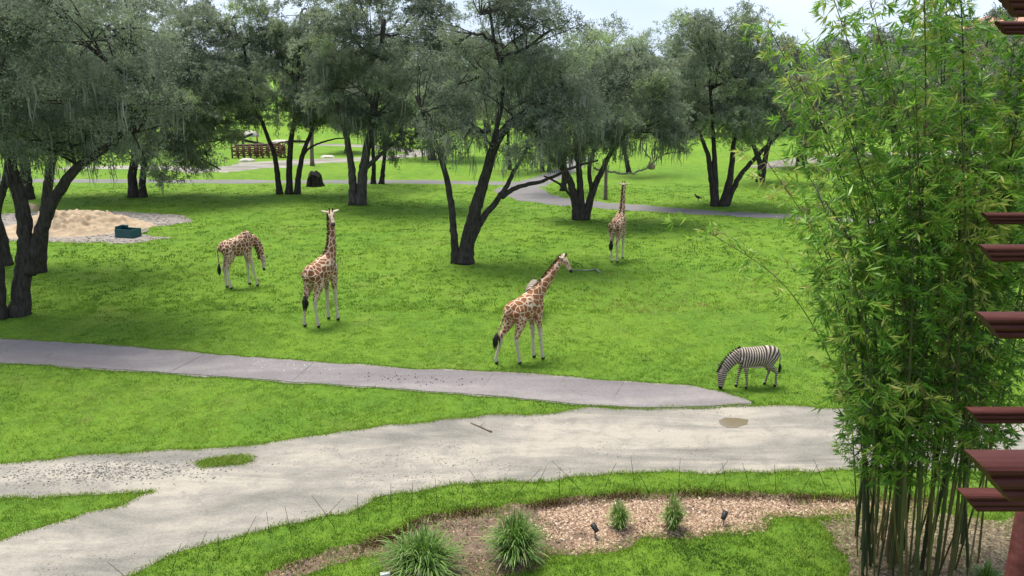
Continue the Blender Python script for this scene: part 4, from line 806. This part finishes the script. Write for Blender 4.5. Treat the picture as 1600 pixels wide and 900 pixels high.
# the sprays nearest the camera are separate parts, the rest of each culm's leaves one mass
dist = [np.linalg.norm(s[3] + B0 - _C) for s in sprays]; order = np.argsort(dist)
def in_view(p):
    w = p + B0 - _C; zc = w @ _F; return abs(w[0] / zc) < 800 / FPX and abs((w @ _U) / zc) < 450 / FPX
near = set([i for i in order if in_view(sprays[i][3])][:290])
by = {}
for i, s in enumerate(sprays):
    if i in near:
        o = link('leaf_spray', var_mesh[s[4]], M['bamboo_leaf'], s[1]); o.location = s[3]; o.rotation_mode = 'QUATERNION'; o.rotation_quaternion = Matrix((s[5] / s[7]).tolist()).to_quaternion(); o.scale = (s[7],) * 3
    else: by.setdefault(s[0], []).append(s)
for ci, lst in by.items():
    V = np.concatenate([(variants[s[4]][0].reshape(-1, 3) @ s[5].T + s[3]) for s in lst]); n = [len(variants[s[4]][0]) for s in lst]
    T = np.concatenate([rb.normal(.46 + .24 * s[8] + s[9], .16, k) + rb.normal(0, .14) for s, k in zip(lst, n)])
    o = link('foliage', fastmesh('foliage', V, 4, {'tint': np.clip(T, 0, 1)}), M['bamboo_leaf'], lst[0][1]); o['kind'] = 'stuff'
# side twigs
tw = {}
for s in sprays: tw.setdefault(s[0], []).append(s)
for ci, lst in tw.items():
    mb = MB()
    for s in lst[::2]:
        m_ = (s[2] + s[3]) / 2 + [0, 0, .08]; mb.tube([s[2], m_, s[3], s[3] + s[6] * .28], [.007, .006, .004, .002], 3, False)
    o = mb.build('twigs', M['culm'], lst[0][1]); o['kind'] = 'stuff'
tag(BB, 'tall leafy green bamboo clump with many culms beside the red roof beams', 'bamboo')

# ================================================================== roof beams on the right
mm = NT('red_brown_paint', .55, .15); v = mm.obj(); st = mm.n('Mapping'); st.inputs['Scale'].default_value = (.4, 3, 3); mm.l(v, st.inputs['Vector'])
mm.color(mm.ramp(mm.noise(3, 6, .7, st.outputs[0]), [(.3, (.038, .010, .008)), (.55, (.066, .018, .014)), (.75, (.10, .036, .029))])); mm.bump(mm.noise(14, 4, .6, st.outputs[0]), .25, .006); M['beam'] = mm.m
def rafter(parent, tip_px, depth, hgt, length, cut=.9):
    """moulded tail: three rounded ridges one under another, the end cut back at a slant"""
    u, v0 = tip_px; d = ray(u, v0); t = depth / (d @ _F); tip = _C + d * t
    prof = []                                       # (y, z) outline, z from 0 down to -hgt
    for a in np.linspace(90, -30, 7): prof.append((.42 * math.cos(R(a)) , -.22 + .22 * math.sin(R(a))))
    for a in np.linspace(50, -40, 6): prof.append((.10 + .36 * math.cos(R(a)) - .04, -.50 + .20 * math.sin(R(a))))
    for a in np.linspace(50, -90, 8): prof.append((.02 + .34 * math.cos(R(a)) - .02, -.80 + .20 * math.sin(R(a))))
    right = np.array(prof); left = right[::-1] * [-1, 1]; P2 = np.vstack([right, left]) * hgt; n = len(P2)
    v0_ = np.array([(-P2[i, 1] * cut, P2[i, 0], P2[i, 1]) for i in range(n)]); v1_ = np.array([(length, P2[i, 0], P2[i, 1]) for i in range(n)])
    mb = MB(); mb.add(np.vstack([v0_, v1_]) + tip, [(i, (i + 1) % n, n + (i + 1) % n, n + i) for i in range(n)] + [tuple(range(n))[::-1], tuple(range(n, 2 * n))])
    o = mb.build('rafter', M['beam'], parent, False); return tip
PG = empty('pergola', (5.6, 9.0, 0))
def under(o):                                       # keep world place when parenting
    o.matrix_parent_inverse = Matrix.Translation(Vector((-5.6, -9.0, 0)))
tips = []
for (u, v, dep, h) in [(1513, 708, 4.5, .27), (1527, 488, 7.2, .235), (1530, 382, 10.0, .21), (1535, 332, 12.4, .18), (1497, 765, 8.6, .235), (1510, 637, 10.9, .215), (1562, -8, 9.0, .23), (1556, 33, 12.0, .19)]:
    tips.append(rafter(PG, (u, v), dep, h, 3.6 if dep > 5 else 2.4))
def post(x, y, z0, z1, w):
    mb = MB(); mb.tube([(x, y, z0), (x, y, z1)], [w, w], 20); mb.build('post', M['beam'], PG)
    mb = MB(); mb.tube([(x, y, z0), (x, y, z0 + .12), (x, y, z0 + .18)], [w * 1.5, w * 1.5, w * 1.1], 20); mb.build('post_base', M['beam'], PG)
    mb = MB(); mb.tube([(x, y, z1), (x, y, z1 + .05), (x, y, z1 + .10)], [w * 1.1, w * 1.4, w * 1.4], 20); mb.build('post_cap', M['beam'], PG)
d = ray(1598, 850); q = _C + d * (9.9 / (d @ _F)); post(q[0], q[1], 0, tips[5][2] - .22, .13)
post(tips[0][0] + 2.2, tips[0][1] + .0, 0, tips[0][2] - .40, .14); post(tips[3][0] + 2.6, tips[3][1], 0, tips[3][2] - .30, .14)
post(tips[6][0] + 2.0, tips[6][1] + .3, 0, tips[6][2] - .42, .14); post(tips[7][0] + 2.0, tips[7][1] + .3, 0, tips[7][2] - .40, .14)
for a, b, dz in ((0, 3, -.30), (4, 5, -.26), (6, 7, -.25)):    # beams that carry the rafter rows
    A, B = tips[a] + [2.0, 0, dz], tips[b] + [2.0, 0, dz]; ext = unit(B - A) * .5; mb = MB(); mb.tube([A - ext, B + ext], [(.10, .10)] * 2, 4, True); mb.build('carrying_beam', M['beam'], PG, False)
for o in list(PG.children): under(o)
tag(PG, 'red-brown pergola of moulded rafter tails entering at the right edge', 'pergola')

# ================================================================== grass tussocks in the bed
def tussock(label, u, v, wpx, hpx, n, seed, drybias=0.0, light=0.0):
    r = np.random.default_rng(seed); B = G(u, v); m = mpp(B[1]); Wd, Ht = wpx * m / 2, hpx * m; V, T = [], []; subs = r.normal(0, .10, (6, 3)) * [Wd, Wd, 0]; hsub = r.uniform(.75, 1.1, 6)
    for i in range(n):
        a = r.uniform(0, 6.283); k = r.random() ** .75; out_ = Wd * k * r.uniform(.6, 1.2); h = Ht * (1.05 - .5 * k ** 2) * r.uniform(.5, 1.12); a += r.normal(0, .2); dr = np.array([math.cos(a), math.sin(a), 0]); si = r.integers(6); b = dr * r.uniform(0, .16) * Wd + subs[si]; out_ *= .85; h *= hsub[si]; s = np.array([-dr[1], dr[0], 0]) * r.uniform(.007, .012)
        tt = np.array([0, .35, .65, .85, 1.0]); x = tt ** 1.25 * out_; z = h * (1 - (1 - tt) ** 1.9) - h * .55 * k * np.maximum(0, tt - .55) ** 1.3 * 1.6; c = b + dr * x[:, None] + np.array([0, 0, 1.0]) * np.maximum(z, .01)[:, None]; w = np.array([.8, 1, .9, .6, .08])[:, None]
        for j in range(4): V.append([c[j] - s * w[j], c[j] + s * w[j], c[j + 1] + s * w[j + 1], c[j + 1] - s * w[j + 1]])
        t = np.clip(r.normal(.44 + light, .2) + (.5 if r.random() < .035 + drybias else 0), 0, 1); T += [t] * 4
    o = link('grass_tussock', fastmesh('grass_tussock', np.array(V).reshape(-1, 3), 4, {'tint': np.array(T)}), M['tussock'], None, tuple(B)); return tag(o, label, 'ornamental grass', 'grass tussocks in the planting bed')
tussock('wide drooping green grass tussock at the bottom edge, largest in the bed', 668, 893, 165, 70, 1250, 301, 0.0, .06)
tussock('tall arching green grass tussock right of the widest one', 802, 876, 132, 82, 950, 302, .03, .10)
tussock('small upright grass tussock on the wood chips', 968, 823, 58, 50, 420, 303, .05, .3)
tussock('upright grass tussock in the bed left of the black spotlight', 1051, 828, 58, 62, 480, 304, 0.0, .3)
tussock('low grey-green grass tussock at the foot of the bamboo', 1540, 915, 90, 40, 260, 305)

# ================================================================== thin rods along the lawn strip
def rod(b, t, rr=.008):
    b = np.array(b); t = np.array(t); o_ = MB(); o_.tube([(0, 0, -.08), (t - b) * .5 + rng.normal(0, .006, 3), t - b], [rr, rr * .9, rr * .7], 5); o = o_.build('thin_rod', M['wire'], None); o.location = b
    return tag(o, 'thin dark rod sticking up out of the grass strip along the road', 'rod', 'thin rods along the dirt road')
EDGE = [(205, 905), (300, 868), (420, 835), (560, 800), (700, 775), (820, 762), (950, 755), (1100, 752), (1340, 750)]
us = np.concatenate([np.arange(225, 1330, 38)])
for i, u in enumerate(us):
    u = u + rng.uniform(-9, 9); v = np.interp(u, [p[0] for p in EDGE], [p[1] for p in EDGE]) + rng.uniform(4, 22); b = G(u, v); tilt = rng.choice([rng.normal(0, .08), rng.normal(-.35, .12), rng.normal(.40, .12)], p=[.45, .3, .25]); h = rng.uniform(.62, .86)
    rod(b, b + np.array([tilt * h * 1.6, rng.normal(0, .08), h]), .0065)

# ================================================================== spotlights in the bed
def spot(label, u, v, yaw):
    B = G(u, v); root = empty('garden_spotlight', tuple(B), yaw); mb = MB(); mb.tube([(0, 0, -.1), (0, 0, .16)], [.012, .014], 8); mb.build('stake', M['grey_metal'], root)
    mb = MB(); mb.tube([(0, 0, .15), (.02, 0, .19), (.03, 0, .22)], [.02, .022, .015], 8); mb.build('bracket', M['black'], root)
    mb = MB(); mb.tube([(-.07, 0, .215), (-.06, 0, .22), (.05, 0, .27), (.11, 0, .297), (.105, 0, .294), (.04, 0, .265)], [.03, .052, .062, .068, .058, .05], 16); mb.build('lamp_head', M['black'], root)
    mb = MB(); mb.tube([(.085, 0, .285), (.09, 0, .288)], [.056, .056], 16); mb.build('lens', M['grey_metal'], root)
    mb = MB(); mb.tube([(0, .01, .20), (-.06, .03, .10), (-.14, .05, .02), (-.25, .1, .012)], [.006] * 4, 5); mb.build('cable', M['black'], root)
    return tag(root, label, 'spotlight', 'spotlights in the planting bed')
spot('black garden spotlight on a stake right of the upright tussock', 1130, 822, R(60)); spot('small spotlight on the wood chips below the small upright tussock', 930, 842, R(120))
mb = MB(); mb.box((0, 0, .05), (.10, .05, .055), Matrix.Rotation(.3, 3, 'Z')); o = mb.build('white_block', M['white_box'], None, False); o.location = tuple(G(602, 902)); bv = o.modifiers.new('bevel', 'BEVEL'); bv.width = .012; bv.segments = 2
tag(o, 'white stone block at the bottom edge before the widest tussock', 'block')

# ================================================================== things about the lawn
def lump(name, mat, loc, size, seed, label, cat, n=3, rough=.16, group=None, flat=True):
    r = np.random.default_rng(seed); bm_ = bmesh.new(); bmesh.ops.create_icosphere(bm_, subdivisions=n, radius=1)
    off = r.uniform(0, 50, 2)
    for v_ in bm_.verts:
        c = v_.co.copy(); k = 1 + rough * ((vnoise(np.array(c.x * 2 + off[0]), np.array(c.y * 2 + c.z * 1.3 + off[1]), 1.0) - .5) * 2 + (vnoise(np.array(c.x * 6 + off[0]), np.array(c.y * 6 + c.z * 5), 1.0) - .5)); v_.co = Vector((c.x * k * size[0], c.y * k * size[1], max(-.05, c.z * k * size[2])))
    me = bpy.data.meshes.new(name); bm_.to_mesh(me); bm_.free(); me.polygons.foreach_set('use_smooth', np.ones(len(me.polygons), bool)); o = link(name, me, mat, None, tuple(loc)); return tag(o, label, cat, group)
# sand heap: a broad low cone with slumped, trodden flanks
c = G(112, 358); mb = MB(); nr, na = 40, 130; V = []
for i in range(nr + 1):
    t = i / nr
    for j in range(na):
        a = 2 * math.pi * j / na; rr = 1 + .18 * math.sin(2 * a + .6) + .08 * math.sin(5 * a) + .06 * vnoise(j * 1.0, 3.0, 4.0); x = 4.1 * t * rr * math.cos(a); y = 3.2 * t * rr * math.sin(a); z = 1.15 * (1 - t ** 1.6) ** 1.2 + .75 * (t + .15) * (1 - t) * (vnoise(x + 40, y + 40, .5) + .8 * vnoise(x + 40, y + 40, .22) - .85) * 2
        V.append((x, y, max(z, -.04 if t > .97 else .012)))
F = [(i * na + j, i * na + (j + 1) % na, (i + 1) * na + (j + 1) % na, (i + 1) * na + j) for i in range(nr) for j in range(na)]
mb.add(V, F); o = mb.build('sand_heap', M['sand'], None); o.location = tuple(c); tag(o, 'broad low heap of tan sand behind the forked oak', 'sand heap')
lump('rock', M['tan_rock'], G(50, 328), (.50, .42, .52), 401, 'tan rounded rock on the dirt left of the sand heap', 'rock')
P = pts_in(dirt_poly, 1500, 91); bits('clods', P, .04, .12, 'gravel', np.random.default_rng(9).normal(.4, .25, len(P)), 92, 'clods and tracks in the trampled dirt', 'clods', .5, .006)
# feed trough with a raised back
c = G(201, 370); root = empty('feed_trough', tuple(c), R(-14)); w, dpt, h = .62, .40, .52
mb = MB(); mb.box((0, -dpt, h / 2), (w, .03, h / 2)); mb.build('front_panel', M['teal'], root, False)
mb = MB(); mb.box((0, dpt, h / 2), (w, .03, h / 2)); mb.build('rear_panel', M['teal'], root, False)
for s in (-1, 1):
    hh = h + (.16 if s < 0 else 0); mb = MB(); mb.box((s * (w - .03), 0, hh / 2), (.03, dpt - .035, hh / 2)); mb.build('end_panel', M['teal'], root, False)
mb = MB(); mb.box((-.40, dpt - .10, h + .05), (.18, .06, .10)); mb.build('raised_corner', M['teal'], root, False)
mb = MB(); mb.box((0, 0, .12), (w - .07, dpt - .04, .04)); mb.build('floor_panel', M['teal'], root, False)
tag(root, 'dark teal open box trough beside the sand heap', 'trough')
# stump: fluted, ragged-topped
c = G(492, 291); mb = MB(); na, V = 40, []
prof = [(1.18, -.03), (1.02, .1), (.92, .35), (.88, .7), (.80, .95), (.62, 1.14), (.36, 1.26), (.0, 1.30)]
for i, (rr, z) in enumerate(prof):
    for j in range(na):
        a = 2 * math.pi * j / na; k = 1 + .10 * math.sin(5 * a + 1) + .06 * math.sin(11 * a) + .05 * rng.normal(); V.append((rr * .68 * k * math.cos(a), rr * .62 * k * math.sin(a), z + (.10 * math.sin(3 * a) * (i > 3) + .03 * rng.normal() if 0 < i < 7 else 0)))
mb.add(V, [(i * na + j, i * na + (j + 1) % na, (i + 1) * na + (j + 1) % na, (i + 1) * na + j) for i in range(len(prof) - 1) for j in range(na)]); o = mb.build('tree_stump', M['dark_wood'], None, False); o.location = tuple(c); tag(o, 'dark ragged stump beside the far lane right of the three-stemmed oak', 'stump')
def pole(label, u, v, vt, r0, lean=0, mat='grey_wood', name='wooden_pole'):
    B = G(u, v); t = PY(u + lean, vt, B[1]) - B; root = empty(name, tuple(B)); mb = MB(); q = crom([(0, 0, -.05), t * .5 + rng.normal(0, .03, 3), t], 4); mb.tube(q, np.linspace(r0, r0 * .85, len(q)) * (1 + .3 * np.exp(-np.maximum(q[:, 2], 0) / .25)), 10); mb.build('shaft', M[mat], root)
    mb = MB(); mb.tube([t - [0, 0, .05], t + [0, 0, .03]], [r0 * 1.02, r0 * .7], 10); mb.build('cut_top', M['dead_wood'], root); return tag(root, label, 'pole')
pole('brown wooden pole standing by the lane right of the many-stemmed oak', 946, 312, 262, .15, 1); pole('grey wooden pole on the far pale lane right of the three-stemmed oak', 488, 259, 202, .22)
# branch lying in the grass and one on the road edge
mb = MB(); B = G(915, 426); q = np.array([G(890, 423), G(905, 424), G(920, 424), G(930, 423), G(937, 427)]) - B + [0, 0, .06]; mb.tube(crom(q, 4), np.linspace(.02, .045, 17), 6); o = mb.build('fallen_branch', M['dead_wood'], None); o.location = tuple(B); tag(o, 'thin pale bent branch lying in the grass below the far giraffe', 'branch')
mb = MB(); B = G(757, 670); q = np.array([G(735, 662), G(750, 668), G(768, 676)]) - B + [0, 0, .035]; mb.tube(crom(q, 5), np.linspace(.012, .028, 11), 6); q2 = np.array([q[1], G(758, 664) - B + [0, 0, .10]]); mb.tube(q2, [.014, .006], 5); o = mb.build('fallen_branch', M['grey_wood'], None); o.location = tuple(B); tag(o, 'dark twig lying on the pale dirt road', 'branch')
# timber pen far left: posts, rails and braces
c = G(404, 246); root = empty('timber_pen', tuple(c), R(4)); k = mpp(c[1]); Lh = 37 * k
def bar(nm, a, b, r0, mat='rust_wood'):
    mb = MB(); mb.tube([a, b], [r0, r0], 7); mb.build(nm, M[mat], root)
for yy in (-.9, 1.4):
    for i in range(9):
        x = -Lh + i * Lh / 4; bar('post', (x, yy, -.05), (x, yy, 1.45 + .25 * (i % 3 == 0)), .10)
    for z in (.35, .80, 1.25): bar('rail', (-Lh, yy - .02, z), (Lh, yy - .02, z + .03), .075)
    for i in range(8): x = -Lh + i * Lh / 4; bar('brace', (x, yy - .04, .25), (x + Lh / 4, yy - .04, 1.25) if i % 2 else (x + Lh / 4, yy - .04, .25), .05) if i % 2 else bar('brace', (x, yy - .04, 1.25), (x + Lh / 4, yy - .04, .25), .05)
for x in (-Lh, Lh):
    for z in (.35, .80, 1.25): bar('rail', (x, -.9, z), (x, 1.4, z), .07)
bar('roof_post', (-Lh * .62, .2, 0), (-Lh * .62, .2, 3.1), .13); bar('roof_post', (-Lh * .05, .6, 0), (-Lh * .05, .6, 2.6), .10); bar('leaning_log', (-Lh * .85, .4, 2.2), (Lh * .25, .5, 1.45), .16, 'dark_wood'); bar('leaning_log', (-Lh * .9, .1, 1.9), (-Lh * .2, .3, 2.75), .14, 'dark_wood')
for i in range(5): bar('top_log', (-Lh * .9 + i * .55, -.6 + i * .1, 1.52), (Lh * .5 + i * .3, -.3 + i * .15, 1.56), .10, 'grey_wood')
mb = MB()
for i in range(16): a0 = 2 * math.pi * i / 16; mb.tube([(Lh + .25, -.7, .95), (Lh + .25 + .9 * math.cos(a0), -.7, .95 + .9 * math.sin(a0))], [.05, .04], 5)
mb.tube([(Lh + .25 + .92 * math.cos(t), -.7, .95 + .92 * math.sin(t)) for t in np.linspace(0, 2 * math.pi, 25)], [.09] * 25, 6, False); mb.build('cart_wheel', M['rust_wood'], root)
tag(root, 'rust-red timber pen with braced rails and stacked logs far behind the oaks', 'animal pen')
for i, (u, v, s, lab) in enumerate([(441, 223, (1.5, .9, .45), 'pale flat boulder on the far lawn right of the timber pen'), (385, 252, (.9, .7, .4), 'white rock in front of the timber pen'), (512, 246, (.9, .6, .30), 'pale rock beside the wide far lane'), (392, 213, (1.3, .9, .9), 'pale boulder behind the timber pen')]): lump('boulder', M['rock'], G(u, v), s, 410 + i, lab, 'boulder')
mb = MB(); B = G(462, 224); mb.tube(np.array([(-1.5, 0, .2), (-.4, .1, .3), (.6, 0, .28), (1.6, .1, .22)]), [.16, .2, .2, .12], 8); mb.tube([(.4, 0, .3), (.7, .1, .75)], [.1, .05], 6); o = mb.build('fallen_log', M['dark_wood'], None); o.location = tuple(B); tag(o, 'dark log lying on the far lawn beside the flat boulder', 'log')
# hanging feeder
B = PY(1018, 259, 58.0); root = empty('hanging_feeder', tuple(B)); mb = MB(); mb.tube([(0, 0, -.26), (0, 0, -.2), (0, 0, 0), (0, 0, .14), (0, 0, .2)], [.12, .25, .27, .2, .05], 14); mb.build('tub', M['sand'], root); mb = MB(); mb.tube([(0, 0, .18), (.02, 0, .55), (-.05, 0, 1.0)], [.02] * 3, 5); mb.build('rope', M['wire'], root); tag(root, 'small tan feeder hanging from the bare oak branch', 'feeder')
# birds
def bird(label, u, v, yaw, s=1.0):
    cg = Cage(1); cg.loft([(-.26, 0, .30), (-.12, 0, .33), (.04, 0, .36), (.16, 0, .42), (.22, 0, .50), (.27, 0, .55), (.33, 0, .55)], [(.03, .015), (.07, .06), (.10, .10), (.07, .08), (.045, .05), (.05, .05), (.015, .015)], [(0,)] * 7, 10, 3, up=(0, 0, 1))
    for s_ in (1, -1): cg.loft([(.0, .04 * s_, .30), (.02, .04 * s_, .15), (.0, .04 * s_, .02), (.06, .04 * s_, .012)], [.022, .014, .014, .014], [(0,)] * 4, 6, 2)
    me, _, _ = cg.skin('bird', .013, 2, ['zone']); o = link('bird', me, M['tuft'], None, tuple(G(u, v))); o.rotation_euler = (0, 0, yaw); o.scale = (s, s, s); return tag(o, label, 'bird')
bird('black bird on the lawn beyond the curving lane', 1091, 316, R(150), 1.1); bird('black bird by the far pale lane left of the stout oak', 542, 245, R(20), 1.5)
# lodge far behind the bamboo
root = empty('lodge', (101, 172, 0), R(8)); M['plaster'] = plain('tan_plaster', (.30, .22, .15), (.40, .30, .21), 2, .9, .2, .01); M['roof'] = plain('salmon_roof', (.36, .17, .11), (.48, .25, .17), 3, .85, .3, .02); M['glass'] = plain('dark_glass', (.02, .025, .03), (.03, .035, .04), 2, .1, 0, .001, .5)
mb = MB(); mb.box((0, 0, 9), (9, 7, 9)); mb.build('wall', M['plaster'], root, False)
mb = MB(); mb.add([(-10.5, -9, 18), (10.5, -9, 18), (10.5, 9, 18), (-10.5, 9, 18), (-5, 0, 21.3), (5, 0, 21.3)], [(0, 1, 5, 4), (1, 2, 5), (2, 3, 4, 5), (3, 0, 4), (3, 2, 1, 0)]); mb.build('roof', M['roof'], root, False)
for fl in range(5):
    for i in range(5):
        mb = MB(); mb.box((-8 + i * 4, -7.06, 2.2 + fl * 3.5), (.9, .05, 1.1)); wn = mb.build('window', M['glass'], root, False); mb = MB(); mb.box((-8 + i * 4, -7.12, 1.0 + fl * 3.5), (1.1, .12, .08)); mb.build('sill', M['plaster'], wn, False)
tag(root, 'tan lodge building with a salmon roof showing above the far trees', 'building')
